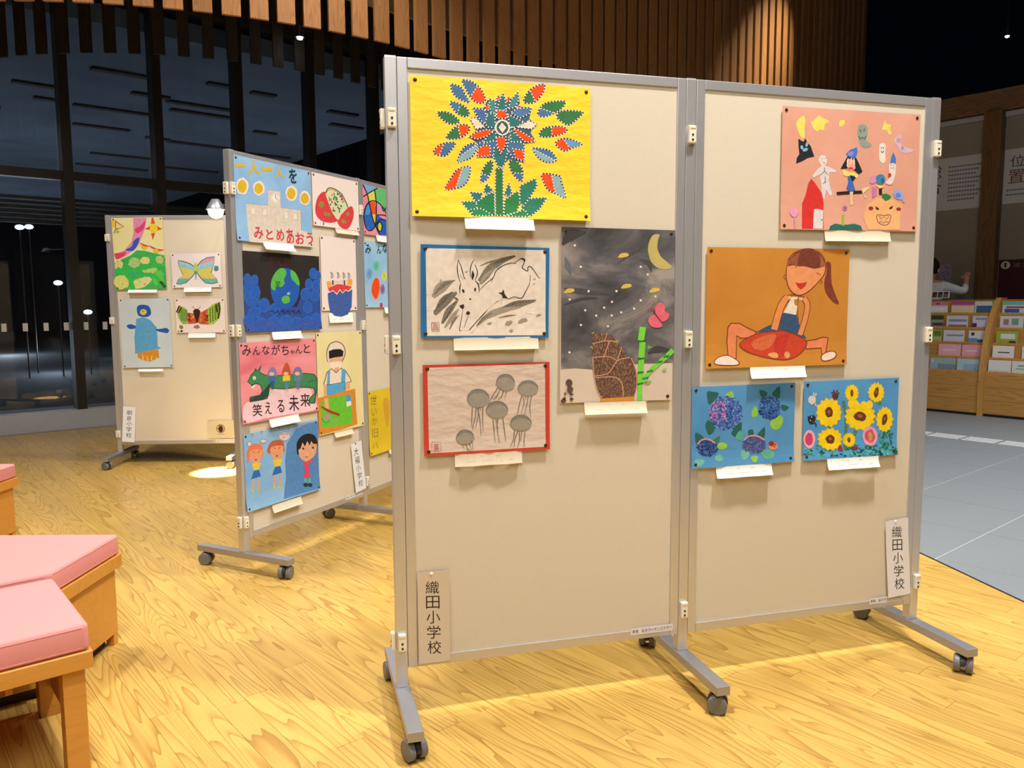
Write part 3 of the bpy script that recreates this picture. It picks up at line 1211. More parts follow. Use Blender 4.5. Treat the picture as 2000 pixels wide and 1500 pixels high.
LV = [
    ([(380, 150), (470, 172), (508, 235), (546, 312), (470, 290), (402, 240)], BLU, None, None),
    ([(475, 118), (560, 125), (640, 190), (680, 285), (630, 318), (560, 285), (505, 200)], BLU, RED, ((545, 260), (620, 150))),
    ([(370, 298), (450, 308), (520, 350), (543, 405), (500, 430), (420, 390)], BLU, GRN, ((440, 395), (470, 305))),
    ([(266, 388), (340, 378), (412, 410), (462, 470), (385, 492), (310, 452)], GRN, None, None),
    ([(340, 612), (380, 540), (440, 495), (510, 485), (547, 520), (520, 572), (450, 612)], GRN, RED, ((470, 615), (440, 490))),
    ([(233, 727), (300, 648), (425, 640), (380, 722), (328, 760)], BLU, RED, ((330, 640), (280, 765))),
    ([(433, 808), (460, 720), (512, 660), (590, 640), (606, 690), (560, 770), (490, 798)], (76, 110, 158), LBL, ((480, 740), (600, 655))),
    ([(330, 1032), (390, 918), (440, 860), (545, 838), (541, 930), (500, 1000), (420, 1032)], RED, LBL, ((420, 1035), (480, 850))),
    ([(628, 972), (640, 880), (690, 800), (736, 795), (736, 860), (700, 940), (660, 972)], BLU, GRN, ((720, 925), (625, 895))),
    ([(988, 302), (1020, 220), (1090, 165), (1167, 150), (1166, 210), (1120, 280), (1060, 317)], RED, GRN, ((1040, 190), (1090, 300))),
    ([(1104, 412), (1130, 340), (1190, 300), (1337, 290), (1330, 340), (1270, 390), (1170, 430)], BLU, GRN, ((1260, 400), (1110, 345))),
    ([(1260, 425), (1312, 370), (1492, 380), (1450, 442), (1376, 497), (1320, 480)], GRN, None, None),
    ([(1116, 582), (1150, 520), (1240, 500), (1322, 505), (1362, 540), (1300, 580), (1180, 602)], RED, GRN, ((1222, 490), (1232, 610))),
    ([(1248, 650), (1310, 604), (1392, 610), (1488, 655), (1400, 690), (1330, 717)], (104, 146, 190), RED, ((1320, 605), (1390, 700))),
    ([(1060, 690), (1130, 685), (1222, 710), (1270, 790), (1200, 814), (1120, 782)], (74, 116, 168), LBL, ((1065, 690), (1262, 795))),
    ([(1140, 897), (1292, 915), (1310, 960), (1347, 1108), (1270, 1080), (1190, 1040), (1155, 980)], LBL, RED, ((1222, 900), (1260, 1090))),
    ([(868, 800), (920, 778), (977, 840), (992, 900), (976, 972), (920, 930), (880, 870)], BLU, GRN, ((1000, 900), (880, 890))),
]
for pts, c1, c2, ln in LV:
    petal(F, pts, c1, c2, ln)
# base leaves and stem
_late[0] = 1
F.layers = 20
GR2, GR3 = (44, 122, 96), (38, 132, 74)
for pts, c in (
        ([(462, 1135), (590, 1130), (642, 1150), (640, 1256), (560, 1256)], GR2),
        ([(538, 1052), (652, 1062), (622, 1150), (570, 1120)], TEA),
        ([(680, 975), (742, 1045), (680, 1075), (655, 1055)], TEA),
        ([(870, 968), (898, 1065), (865, 1100), (826, 1075)], TEA),
        ([(590, 1140), (690, 1070), (750, 1050), (752, 1256), (600, 1256)], (40, 118, 70)),
        ([(1000, 1110), (1190, 1098), (1122, 1200), (1042, 1262), (960, 1220)], GR2),
        ([(820, 1256), (830, 1120), (940, 1040), (975, 1120), (930, 1230)], (44, 124, 66)),
        ([(955, 1140), (960, 1000), (1092, 938), (1106, 1000), (1052, 1092), (985, 1180)], GR2),
        ([(830, 1257), (1000, 1200), (1035, 1262), (930, 1264)], GR3),
        ([(545, 1200), (640, 1190), (740, 1256), (560, 1256)], GR3)):
    petal(F, pts, c, part='paper_leaf', sm=False, edge=8)
petal(F, [(757, 855), (822, 850), (822, 1255), (752, 1255)], GRN, part='paper_stem', sm=False, edge=9)
# flower head
F.layers = 12
F.P('flower_head', (58, 98, 116), [(560, 345), (655, 352), (672, 322), (700, 268), (758, 288), (772, 250), (800, 248), (825, 222), (850, 292), (862, 258), (890, 262), (900, 275), (945, 210), (958, 285), (965, 340), (1062, 345), (1040, 440), (1080, 480), (1050, 560), (1095, 630), (1000, 650), (1004, 812), (870, 780), (800, 850), (740, 770), (598, 765), (612, 650), (530, 592), (600, 540), (640, 500), (600, 425)])
for pts, c in (
        ([(600, 655), (700, 590), (770, 600), (770, 740), (700, 765), (600, 765)], BLU),
        ([(870, 590), (1000, 650), (1004, 812), (900, 770), (850, 690)], BLU),
        ([(745, 680), (870, 690), (832, 835), (782, 852), (738, 762)], TEA),
        ([(700, 560), (760, 520), (770, 620), (650, 650)], TEA), ([(870, 520), (1000, 630), (890, 640)], TEA),
        ([(770, 258), (800, 250), (790, 292), (760, 285)], RED), ([(852, 262), (885, 262), (880, 300), (848, 296)], RED), ([(668, 330), (702, 318), (706, 370), (672, 372)], RED), ([(930, 318), (960, 320), (962, 352), (935, 356)], RED),
        ([(700, 275), (758, 285), (768, 420), (720, 400), (706, 330)], (72, 136, 130)),
        ([(824, 220), (848, 300), (850, 372), (770, 372), (785, 290)], TEA),
        ([(946, 208), (958, 280), (922, 350), (858, 362), (882, 285)], (70, 132, 140)),
        ([(563, 350), (668, 360), (692, 440), (668, 492), (600, 420)], (70, 104, 164)),
        ([(1062, 345), (1042, 400), (962, 440), (880, 392), (930, 352)], (78, 116, 166)),
        ([(690, 400), (752, 390), (762, 520), (690, 515), (665, 480)], TEA), ([(860, 400), (1000, 468), (940, 512), (872, 520)], TEA),
        ([(540, 436), (592, 430), (672, 512), (592, 532)], WHT), ([(1038, 452), (1108, 487), (1062, 532), (935, 512)], WHT),
        ([(763, 365), (850, 372), (862, 440), (765, 442)], RED),
        ([(528, 592), (600, 548), (692, 528), (748, 545), (682, 592), (600, 617)], RED),
        ([(893, 508), (962, 540), (1042, 590), (1098, 632), (1010, 642), (940, 582)], RED),
        ([(606, 692), (650, 660), (718, 664), (717, 752), (603, 762)], RED), ([(898, 688), (992, 700), (1002, 802), (920, 772)], RED),
        ([(760, 588), (847, 588), (852, 650), (800, 740), (763, 650)], RED)):
    petal(F, pts, c, part='flower_head', sm=False, edge=9)
F.E('flower_head', (236, 226, 206), 816, 514, 63, 68, n=24)
F.E('flower_head', TEA, 816, 514, 50, 54, n=24)
F.P('flower_head', OUT, [(812, 455), (862, 515), (816, 575), (770, 514)])
F.P('flower_head', WHT, [(812, 470), (850, 515), (816, 560), (782, 514)])
F.done()
caption('white caption slip under the yellow flower collage', 'A1', (0.223, 1.5085), rot=-0.008, off=0.012, bend=0.016)

# --- rabbit in ink -----------------------------------------------------------
Rb = Art('ink_painting', 'ink painting of a rabbit on pale paper with a blue paper border', 'picture', 'A1', (0.094, 1.427), (0.392, 0.271), [(80, 108), (1655, 158), (1635, 1252), (80, 1252)], paper_mat((30, 106, 168), (26, 98, 158), 6.0, 0.7), GA, rot=-0.015, curl=0.003)
Rb.P('inner_sheet', (222, 210, 196), [(142, 158), (1608, 185), (1600, 1222), (155, 1228)])
INK, INK2, INK3 = (52, 46, 40), (112, 104, 92), (150, 140, 126)
for pts, w, c in (([(230, 760), (330, 640), (470, 560)], 130, INK3), ([(250, 720), (360, 610), (500, 550)], 50, INK2), ([(250, 970), (380, 800), (520, 700)], 120, INK2), ([(240, 940), (380, 770), (470, 690)], 45, (84, 78, 68)), ([(340, 1080), (420, 930), (530, 800)], 80, INK2), ([(370, 1130), (470, 1000), (540, 900)], 60, INK3), ([(430, 1150), (480, 1050), (540, 980)], 30, INK2), ([(530, 760), (420, 960), (330, 1090)], 12, INK),
                  ([(790, 560), (900, 430), (1040, 330), (1230, 255)], 95, INK2), ([(800, 600), (880, 500), (1000, 400)], 55, INK3), ([(800, 380), (920, 330), (1100, 290), (1230, 250)], 22, INK2), ([(960, 360), (1120, 290), (1240, 258)], 40, (84, 78, 68)), ([(820, 600), (900, 520), (960, 440)], 18, INK2),
                  ([(1050, 910), (1240, 850), (1480, 800)], 90, INK2), ([(1060, 890), (1280, 820), (1490, 790)], 30, (90, 82, 70)), ([(900, 1010), (1080, 920), (1300, 880)], 60, INK3), ([(1030, 1010), (1150, 985), (1240, 975)], 20, INK2), ([(780, 1090), (930, 960), (1080, 880)], 60, INK3), ([(670, 1160), (760, 1050), (880, 920), (960, 790)], 22, INK), ([(760, 1110), (850, 1010), (950, 950)], 35, INK2), ([(850, 940), (920, 870), (1050, 790)], 14, INK2), ([(690, 1200), (780, 1110)], 8, INK3)):
    Rb.S(uniq('brush_stroke'), c, pts, w, taper=(0.35, 0.25), grain=0.3)
# body of the rabbit left bare
Rb.P('rabbit', (222, 210, 196), [(560, 700), (572, 580), (640, 545), (740, 555), (795, 640), (960, 530), (1010, 430), (1250, 345), (1370, 400), (1420, 490), (1310, 770), (1140, 780), (1020, 800), (850, 950), (660, 1160), (560, 1165), (545, 900)], sm=False)
L = lambda pts, w=9, c=INK, t=(0.5, 0.4): Rb.S('rabbit', c, pts, w, taper=t)
L([(565, 580), (535, 480), (528, 380), (540, 300)], 11)
L([(540, 300), (580, 400), (605, 500), (628, 535)], 11)
L([(600, 480), (615, 530)], 22, INK2)
L([(560, 480), (600, 545)], 8, INK2)
L([(690, 520), (685, 430), (700, 360), (735, 292)], 11)
L([(742, 355), (772, 440), (765, 500), (742, 552)], 11)
L([(712, 430), (718, 490), (710, 548)], 34, INK, (0.1, 0.2))
L([(572, 585), (558, 640), (560, 710)], 14)
L([(745, 555), (785, 605), (795, 700)], 14)
L([(800, 670), (880, 590), (965, 520), (1000, 440), (1080, 375), (1180, 342), (1250, 350)], 11)
L([(965, 515), (945, 580)], 16)
L([(1215, 345), (1270, 310), (1310, 285), (1345, 300), (1340, 350), (1320, 398), (1385, 440), (1390, 395), (1420, 385), (1470, 440), (1515, 510), (1545, 522)], 11)
L([(1300, 285), (1345, 300), (1345, 330)], 24)
L([(1422, 490), (1405, 600), (1360, 690), (1310, 768), (1220, 755), (1145, 778), (1110, 740)], 10)
Rb.P('rabbit', INK, [(1025, 702), (1070, 700), (1090, 660), (1105, 720), (1145, 775), (1080, 770), (1070, 730)])
L([(1075, 760), (1055, 840)], 7, INK2)
Rb.E('rabbit', INK, 600, 682, 14, 24, -20)
Rb.E('rabbit', INK, 744, 664, 12, 22, 5)
Rb.E('rabbit', INK, 684, 780, 12, 10)
Rb.P('rabbit', INK, [(552, 858), (605, 842), (612, 880), (590, 905), (560, 880)])
Rb.E('rabbit', INK, 658, 950, 25, 22, wob=0.15)
L([(595, 890), (580, 1000), (562, 1090), (552, 1160), (580, 1165)], 8)
L([(668, 970), (630, 1060), (605, 1130)], 7)
L([(490, 760), (540, 790)], 26)
for x, y, rx, ry in ((1150, 1070, 45, 25), (1320, 1045, 60, 22), (1180, 1165, 25, 18), (1520, 975, 30, 12), (920, 1075, 30, 14), (1460, 595, 14, 5), (1470, 535, 18, 6), (325, 548, 10, 9), (640, 445, 20, 6)):
    Rb.E(uniq('ink_blot'), INK3, x, y, rx, ry, -15, wob=0.25, grain=0.3)
SEALC = (186, 96, 66)
Rb.S('seal', (110, 70, 58), [(212, 1066), (300, 1064), (304, 1170), (215, 1172)], 6, sm=False, closed=True)
Rb.T('seal', SEALC, '昌', (228, 1080, 288, 1158))
for pts in ([(160, 912), (250, 900)], [(155, 716), (240, 700)], [(1380, 945), (1600, 965)]):
    Rb.S('inner_sheet', (238, 230, 220), pts, 5)
Rb.done()
caption('pale blank caption slip under the rabbit ink painting', 'A1', (0.187, 1.1545), (0.262, 0.037), mat=CAPTION_CREAM, off=0.004, bend=0.008, wave=0.003, lines=False)

# --- jellyfish in ink ----------------------------------------------------------
J = Art('ink_painting', 'grey ink painting of six jellyfish with a red paper border', 'picture', 'A1', (0.094, 1.076), (0.392, 0.271), [(95, 145), (1645, 108), (1640, 1168), (115, 1248)], paper_mat((198, 62, 44), (190, 56, 44), 6.0, 0.7), GA, rot=0.0, curl=0.004)
M_WASHI = paper_mat((212, 192, 176), (208, 190, 176), 4.0, 0.36, 0.32)
bm = bmesh.new()
qs = [J.map(x, y) for x, y in ((152, 178), (1588, 132), (1590, 1138), (175, 1215))]
vs = [[None] * 2, [None] * 2]
nx = 10
rows_ = []
for j in range(nx + 1):
    r_ = []
    for i in range(nx + 1):
        s_, t_ = i / nx, j / nx
        x = (qs[0][0] * (1 - s_) + qs[1][0] * s_) * (1 - t_) + (qs[3][0] * (1 - s_) + qs[2][0] * s_) * t_
        y = (qs[0][1] * (1 - s_) + qs[1][1] * s_) * (1 - t_) + (qs[3][1] * (1 - s_) + qs[2][1] * s_) * t_
        r_.append(bm.verts.new((x, y, J.lift(x, y) + 0.0003)))
    rows_.append(r_)
for j in range(nx):
    for i in range(nx):
        bm.faces.new((rows_[j][i], rows_[j + 1][i], rows_[j + 1][i + 1], rows_[j][i + 1]))
link('inner_sheet', mesh_of(bm, 'inner_sheet', M_WASHI), J.root)
J.layers = 60
G1, G2, G3 = (150, 144, 132), (128, 122, 112), (104, 98, 92)


def jelly(cx, cy, rx, ry, tent, rot=0):
    jf = uniq('jellyfish')
    J.E(jf, G2, cx, cy, rx, ry, rot, 24, 0.1)
    J.E(jf, G1, cx + 4, cy + ry * 0.18, rx * 0.93, ry * 0.8, rot, 24, 0.12)
    J.S(jf, G3, [(cx - rx * 0.95, cy - ry * 0.2), (cx - rx * 0.6, cy - ry * 0.8), (cx, cy - ry * 0.99), (cx + rx * 0.6, cy - ry * 0.8), (cx + rx * 0.95, cy - ry * 0.15)], 7, taper=(0.2, 0.2))
    for t in tent:
        J.S(jf, G3, t, 10, taper=(1, 0.3), grain=0.3)


jelly(772, 552, 138, 112, [[(700, 650), (695, 760), (690, 900)], [(745, 660), (735, 780), (705, 900), (712, 930)], [(775, 660), (770, 760), (735, 920)], [(760, 660), (790, 800), (806, 1010)], [(830, 650), (825, 760), (832, 960)], [(790, 650), (800, 700)]])
jelly(1105, 360, 116, 102, [[(1010, 420), (950, 520), (880, 650)], [(1040, 430), (1000, 520), (950, 570)], [(1080, 450), (1060, 520), (1010, 570)], [(1120, 460), (1090, 560)], [(1000, 380), (975, 400)]], 12)
jelly(1378, 430, 126, 94, [[(1300, 520), (1270, 640), (1245, 760)], [(1310, 525), (1330, 600), (1290, 740)], [(1380, 530), (1360, 640), (1330, 760)], [(1420, 530), (1400, 640), (1410, 790)], [(1345, 530), (1350, 570)]])
jelly(1000, 690, 136, 104, [[(950, 800), (960, 900), (975, 1080)], [(1010, 800), (1000, 900), (1030, 1100)], [(1070, 780), (1085, 900), (1105, 1080)], [(985, 800), (1015, 920)]])
jelly(1290, 852, 132, 96, [[(1210, 940), (1200, 1040), (1150, 1150)], [(1250, 950), (1215, 1050), (1200, 1150)], [(1270, 950), (1270, 1060), (1240, 1150)], [(1340, 960), (1325, 1060), (1330, 1140)], [(1300, 950), (1285, 1080)]])
jelly(610, 1022, 110, 88, [[(570, 1100), (600, 1160)], [(620, 1100), (640, 1160), (670, 1185)], [(660, 1090), (690, 1190)], [(690, 1060), (710, 1180)], [(690, 1020), (730, 1050)]], -8)
J.S('seal', (120, 84, 66), [(205, 1080), (316, 1078), (318, 1190), (207, 1192)], 4, sm=False, closed=True)
J.T('seal', (190, 84, 58), '英', (228, 1100, 296, 1186))
J.done()
caption('cream caption slip hanging loose under the jellyfish painting', 'A1', (0.186, 0.8045), rot=0.004, mat=CAPTION_CREAM, off=0.004, bend=0.006, wave=0.006)

# --- night sky with bamboo shoot ------------------------------------------------
Nn = Art('painting', 'tall painting of a dark cloudy night sky over a brown bamboo shoot', 'picture', 'A1', (0.5235, 1.485), (0.379, 0.538), [(63, 48), (897, 78), (862, 1318), (48, 1335)], paper_mat((214, 196, 180), (206, 188, 172), 5.0), GA, rot=-0.009, curl=0.002)
# painted sky: an uneven lower edge, its own wash
M_SKY = paper_mat((50, 48, 50), (158, 148, 142), 4.2, 0.65, 0.0, (96, 94, 98), (0.8, 1.5, 1), 0.5, 0.34, 0.68)
sky = smooth_open([(63, 48), (897, 78), (894, 300), (885, 700), (876, 1046), (760, 1050), (600, 1052), (500, 1075), (300, 1090), (160, 1080), (58, 1086)], 1)
V, Fc = [], []
bm = bmesh.new()
fpts = [Nn.map(*p) for p in [(63, 48), (897, 78), (893, 250), (886, 650), (876, 1046), (760, 1050), (610, 1052), (480, 1078), (300, 1092), (160, 1080), (57, 1086)]]
bm.faces.new([bm.verts.new((x + (0.0003 if x < 0.1 else -0.0003), y - 0.0002, 0.0007)) for x, y in reversed(fpts)])
link('night_sky', mesh_of(bm, 'night_sky', M_SKY), Nn.root)
Nn.layers = 55
for pts, w, c in (([(70, 180), (130, 110), (240, 90)], 80, (60, 58, 58)), ([(80, 620), (200, 580), (330, 570)], 24, (66, 66, 70)), ([(690, 980), (760, 950), (870, 960)], 50, (64, 64, 66)), ([(80, 500), (200, 520), (420, 545)], 40, (72, 72, 76)), ([(470, 320), (600, 230), (690, 150)], 24, (78, 76, 76)), ([(640, 290), (700, 320), (720, 380)], 34, (74, 72, 72)), ([(90, 270), (110, 330), (130, 400)], 40, (98, 104, 114))):
    Nn.S(uniq('brush_stroke'), c, pts, w, taper=(0.2, 0.2))
Nn.P('moon', (186, 172, 104), [(735, 112), (780, 110), (770, 150), (765, 210), (790, 270), (840, 315), (868, 345), (830, 365), (770, 355), (720, 310), (696, 230), (705, 160)], sm=True)
for x, y, r_ in ((515, 258, -10), (535, 484, -15), (742, 515, -12), (118, 515, -35)):
    Nn.P(uniq('star'), (206, 178, 84), [(x - 38, y + 18), (x - 15, y - 12), (x + 30, y - 14), (x + 38, y + 4), (x + 8, y + 16)], sm=True)
Nn.dots('star_dot', (226, 216, 186), [(160, 185), (203, 342), (260, 521), (122, 580), (463, 522), (692, 402), (640, 590), (748, 562), (592, 650), (497, 678), (373, 642), (315, 700), (203, 767), (119, 966), (642, 345), (428, 700), (235, 660), (400, 778), (430, 600)], 9)
BR = (92, 56, 40)
Nn.P('bamboo_shoot', BR, [(285, 830), (380, 820), (430, 850), (470, 900), (505, 930), (535, 1000), (570, 1020), (605, 1120), (608, 1200), (600, 1270), (575, 1298), (350, 1305), (320, 1250), (300, 1150), (285, 1000), (290, 900)], grain=0.4)
for pts in ([(285, 905), (380, 885), (470, 890)], [(290, 1005), (400, 1000), (470, 1030)], [(300, 1140), (400, 1120), (470, 1030), (560, 1005)], [(410, 890), (370, 1000)], [(500, 930), (470, 1020)], [(310, 1150), (450, 1150), (500, 1200), (510, 1290)], [(350, 1300), (320, 1240), (295, 1120), (288, 1000)], [(570, 1010), (605, 1110), (608, 1210), (590, 1290)], [(395, 830), (372, 890)]):
    Nn.S('bamboo_shoot', (196, 140, 118), pts, 7, grain=0.4)
for pts in ([(280, 830), (300, 822)], [(272, 925), (290, 940)], [(440, 895), (478, 885)], [(462, 880), (470, 905)]):
    Nn.S('bamboo_shoot', (170, 160, 60), pts, 8)
Nn.P('bamboo_shoot', (206, 142, 52), [(340, 1305), (588, 1290), (590, 1325), (340, 1328)])
GB1, GB2 = (116, 208, 64), (34, 116, 62)
for st, en, w in (((655, 785), (640, 885), 46), ((652, 895), (643, 1010), 44), ((643, 1020), (638, 1110), 42), ((638, 1125), (634, 1195), 40), ((632, 1205), (628, 1322), 34), ((875, 955), (830, 1000), 36), ((825, 1005), (780, 1040), 34), ((775, 1045), (710, 1105), 34), ((705, 1110), (640, 1190), 32)):
    Nn.S('bamboo', GB1, [st, en], w, sm=False)
for x, y in ((655, 888), (642, 1018), (638, 1118), (634, 1200), (828, 1002), (775, 1042), (706, 1108), (672, 1160), (690, 1190)):
    Nn.S('bamboo', GB2, [(x - 24, y + 6), (x + 22, y - 6)], 11, sm=False)
Nn.P('bamboo', (96, 176, 92), [(690, 915), (720, 935), (690, 950)])
Nn.P('bamboo', (132, 196, 92), [(785, 1100), (830, 1085), (820, 1112)])
Nn.P('bamboo', (132, 196, 92), [(665, 1200), (720, 1175), (700, 1200)])
PK = (222, 92, 118)
Nn.P('butterfly', PK, [(750, 690), (750, 630), (790, 608), (820, 640), (815, 670), (848, 695), (830, 735), (790, 745)], sm=True, grain=0.25)
Nn.P('butterfly', PK, [(752, 695), (705, 710), (695, 745), (715, 780), (760, 792), (795, 780), (785, 745)], sm=True, grain=0.25)
Nn.S('butterfly', (120, 48, 50), [(735, 660), (745, 690), (788, 748)], 10)
Nn.S('butterfly', (150, 76, 70), [(740, 662), (722, 640), (742, 605)], 5)
Nn.S('butterfly', (150, 76, 70), [(738, 668), (710, 655), (690, 668)], 5)
for x, y, rx, ry in ((115, 1188, 24, 27), (122, 1237, 22, 25), (88, 1266, 11, 10), (130, 1272, 16, 8), (72, 1318, 20, 13), (131, 1306, 14, 11)):
    Nn.E('sketch_figure', (92, 72, 62), x, y, rx, ry, wob=0.08)
Nn.S('sketch_figure', (206, 160, 130), [(95, 1225), (90, 1300), (100, 1318)], 5)
Nn.done()
caption('cream caption slip under the bamboo shoot night painting', 'A1', (0.597, 0.9465), rot=-0.012, mat=CAPTION_CREAM, off=0.008, bend=0.014)

# --- night party collage on pink ---------------------------------------------------
W = Art('collage', 'salmon pink sheet with cut-out ghosts, a black cat head and a red house', 'picture', 'A2', (0.343, 1.885), (0.541, 0.393), [(140, 92), (1485, 172), (1440, 1315), (110, 1295)], paper_mat((218, 160, 138), (212, 150, 128), 5.0, 0.75), GA, rot=0.006, curl=0.004)
YE, BK, WH2, BL2 = (226, 212, 100), (34, 34, 38), (222, 214, 206), (64, 116, 190)
W.P('paper_moon', YE, [(340, 185), (358, 230), (350, 320), (352, 395), (325, 405), (290, 340), (272, 260), (300, 215)], sm=True)
W.P(uniq('paper_star'), YE, [(490, 180), (540, 215), (600, 240), (548, 268), (540, 330), (495, 320), (478, 340), (450, 325), (425, 285), (412, 250), (455, 222)])
W.P(uniq('paper_star'), YE, [(700, 230), (742, 225), (742, 262), (715, 292), (688, 285), (690, 250)])
W.P(uniq('paper_star'), YE, [(1135, 230), (1150, 265), (1195, 270), (1185, 310), (1200, 360), (1175, 370), (1150, 325), (1105, 320), (1120, 280)])
W.P('black_cat', BK, [(290, 410), (320, 430), (340, 440), (360, 405), (375, 445), (410, 480), (430, 540), (446, 585), (380, 600), (330, 630), (268, 655), (275, 600), (300, 560), (292, 480)])
W.E('black_cat', (130, 180, 206), 372, 468, 12, 22, 10)
W.E('black_cat', (130, 180, 206), 325, 495, 14, 20, -15)
W.E('black_cat', (120, 172, 200), 358, 518, 28, 16, -20)
GH = (140, 150, 138)
W.P('grey_ghost', GH, [(865, 340), (880, 285), (915, 268), (960, 290), (965, 360), (955, 420), (985, 450), (1005, 478), (960, 500), (910, 490), (885, 450), (872, 400)], sm=True)
for q in ([(890, 318), (900, 345)], [(935, 312), (930, 338)], [(880, 385), (895, 412), (915, 395), (935, 412), (948, 380)]):
    W.S('grey_ghost', (64, 90, 84), q, 9)
W.P('purple_ghost', (206, 176, 190), [(1230, 410), (1270, 370), (1300, 380), (1290, 440), (1310, 480), (1420, 518), (1370, 545), (1290, 540), (1260, 480), (1232, 450)], sm=True)
W.E('purple_ghost', (196, 150, 178), 1268, 425, 24, 26)
W.E('purple_ghost', (170, 140, 190), 1305, 500, 14, 20)
W.P('white_ghost', WH2, [(1078, 500), (1085, 462), (1115, 452), (1140, 470), (1138, 560), (1142, 620), (1120, 648), (1085, 625), (1078, 570)], sm=True)
for q in ([(1098, 490), (1104, 508)], [(1122, 488), (1118, 506)], [(1095, 525), (1108, 545), (1125, 525)]):
    W.S('white_ghost', (80, 76, 60), q, 7)
WB = (216, 206, 206)
W.P('white_figure', WB, [(485, 610), (510, 570), (550, 575), (570, 620), (560, 660), (545, 672), (600, 690), (660, 720), (655, 740), (590, 735), (585, 810), (600, 880), (622, 950), (600, 970), (560, 910), (548, 960), (545, 1005), (520, 980), (515, 900), (510, 850), (500, 760), (440, 790), (425, 775), (480, 705), (515, 675), (490, 640)])
for q in ([(545, 690), (540, 730), (505, 765)], [(545, 725), (580, 765)], [(550, 780), (548, 840)], [(520, 600), (524, 608)], [(550, 598), (552, 606)], [(530, 640), (550, 650)], [(530, 850), (560, 830)]):
    W.S('white_figure', (70, 60, 64), q, 5)
W.P('red_house', (206, 48, 44), [(415, 800), (450, 840), (520, 945), (535, 1040), (528, 1290), (318, 1288), (325, 1040), (360, 960), (385, 850)])
W.P('red_house', (216, 204, 204), [(440, 1100), (475, 1095), (530, 1110), (520, 1290), (425, 1288)])
W.E('red_house', (60, 50, 60), 515, 1203, 7)
W.P('witch', BK, [(770, 580), (850, 590), (880, 650), (915, 730), (880, 757), (840, 720), (760, 700), (700, 705), (735, 640)])
W.P('witch', (228, 160, 140), [(760, 620), (790, 605), (840, 620), (845, 700), (800, 735), (770, 710)])
for q in ([(765, 680), (775, 600)], [(800, 655), (808, 590)], [(830, 660), (832, 600)]):
    W.S('witch', (236, 226, 206), q, 9)
W.E('witch', (200, 70, 60), 800, 700, 26, 14)
W.P('witch', (66, 116, 196), [(752, 560), (790, 520), (860, 492), (868, 540), (845, 600), (790, 590)])
W.E('witch', (140, 130, 206), 800, 555, 32, 22, -20)
W.P('witch', (228, 216, 110), [(720, 712), (770, 730), (830, 740), (872, 760), (860, 795), (810, 765), (770, 780), (728, 765)])
W.P('witch', (60, 104, 176), [(770, 775), (830, 770), (850, 790), (820, 830), (845, 915), (800, 930), (755, 900), (775, 840)])
W.P('witch', BK, [(790, 765), (850, 785), (820, 830), (800, 800)])
W.P('witch', (40, 30, 28), [(662, 930), (780, 920), (905, 915), (912, 945), (800, 950), (665, 960)])
W.P('witch', (220, 186, 150), [(790, 925), (825, 925), (815, 990), (825, 1045), (795, 1065), (790, 1000)])
W.P('witch', (226, 200, 150), [(905, 900), (970, 875), (985, 890), (925, 940), (955, 990), (935, 985)])
W.P('pumpkin', (232, 172, 118), [(1050, 985), (1200, 1000), (1310, 1045), (1280, 1150), (1275, 1300), (960, 1300), (920, 1180), (955, 1060), (1010, 1020)], sm=False)
W.E('pumpkin', (150, 40, 50), 995, 1090, 24, 20)
W.E('pumpkin', (150, 40, 50), 1267, 1097, 24, 18)
W.P('pumpkin', (70, 36, 28), [(1040, 1068), (1076, 1090), (1070, 1108), (1045, 1100)])
W.P('pumpkin', (70, 36, 28), [(1212, 1060), (1205, 1090), (1180, 1102), (1172, 1085)])
W.S('pumpkin', (90, 50, 40), [(1055, 1155), (1120, 1160), (1185, 1155), (1180, 1210), (1150, 1250), (1100, 1250), (1060, 1220)], 6, closed=True)
W.S('pumpkin', (90, 50, 40), [(1075, 1165), (1095, 1195), (1120, 1170), (1145, 1198), (1170, 1170)], 5, sm=False)
W.S('pumpkin', (90, 50, 40), [(1070, 1235), (1090, 1215), (1115, 1235), (1140, 1215), (1165, 1230)], 5, sm=False)
W.P('pumpkin', (50, 120, 50), [(1100, 950), (1150, 945), (1195, 970), (1180, 1000), (1140, 1020), (1110, 990)])
W.P('elf', (44, 30, 30), [(1075, 890), (1105, 890), (1105, 955), (1075, 955)])
W.E('elf', (60, 128, 170), 1090, 805, 48, 50)
W.E('elf', (44, 96, 130), 1110, 820, 18, 28)
W.P('elf', (226, 206, 120), [(1045, 860), (1110, 870), (1130, 880), (1080, 895)])
W.P('elf', (206, 140, 190), [(985, 790), (1040, 770), (1050, 830), (1010, 850), (985, 840)])
W.P('elf', (200, 120, 160), [(1005, 880), (1058, 880), (1050, 960), (1010, 990)])
W.P('snow_ghost', (222, 206, 200), [(1170, 680), (1190, 650), (1235, 655), (1240, 720), (1225, 800), (1195, 855), (1140, 845), (1150, 820), (1175, 790)], sm=True)
W.P('snow_ghost', BL2, [(1215, 540), (1240, 600), (1240, 650), (1185, 645), (1195, 590)])
W.E('snow_ghost', (190, 60, 50), 1180, 765, 16, 22)
W.dots('snow_ghost', (90, 80, 80), [(1192, 668), (1218, 664)], 5)
W.S('snow_ghost', (90, 80, 80), [(1190, 690), (1205, 698), (1222, 688)], 4)
W.E('blue_flower', (150, 160, 216), 1265, 955, 55, 42, 40)
W.E('blue_flower', (90, 130, 206), 1262, 962, 26, 26)
W.S('blue_flower', (170, 160, 196), [(1300, 990), (1320, 1030)], 16)
W.E('pink_flower', (222, 150, 186), 245, 1130, 40, 42, wob=0.12)
W.S('pink_flower', (190, 140, 170), [(250, 1170), (245, 1285)], 14)
W.P('hill', (34, 104, 92), [(580, 1300), (590, 1265), (640, 1240), (700, 1250), (760, 1250), (830, 1240), (890, 1260), (905, 1300)])
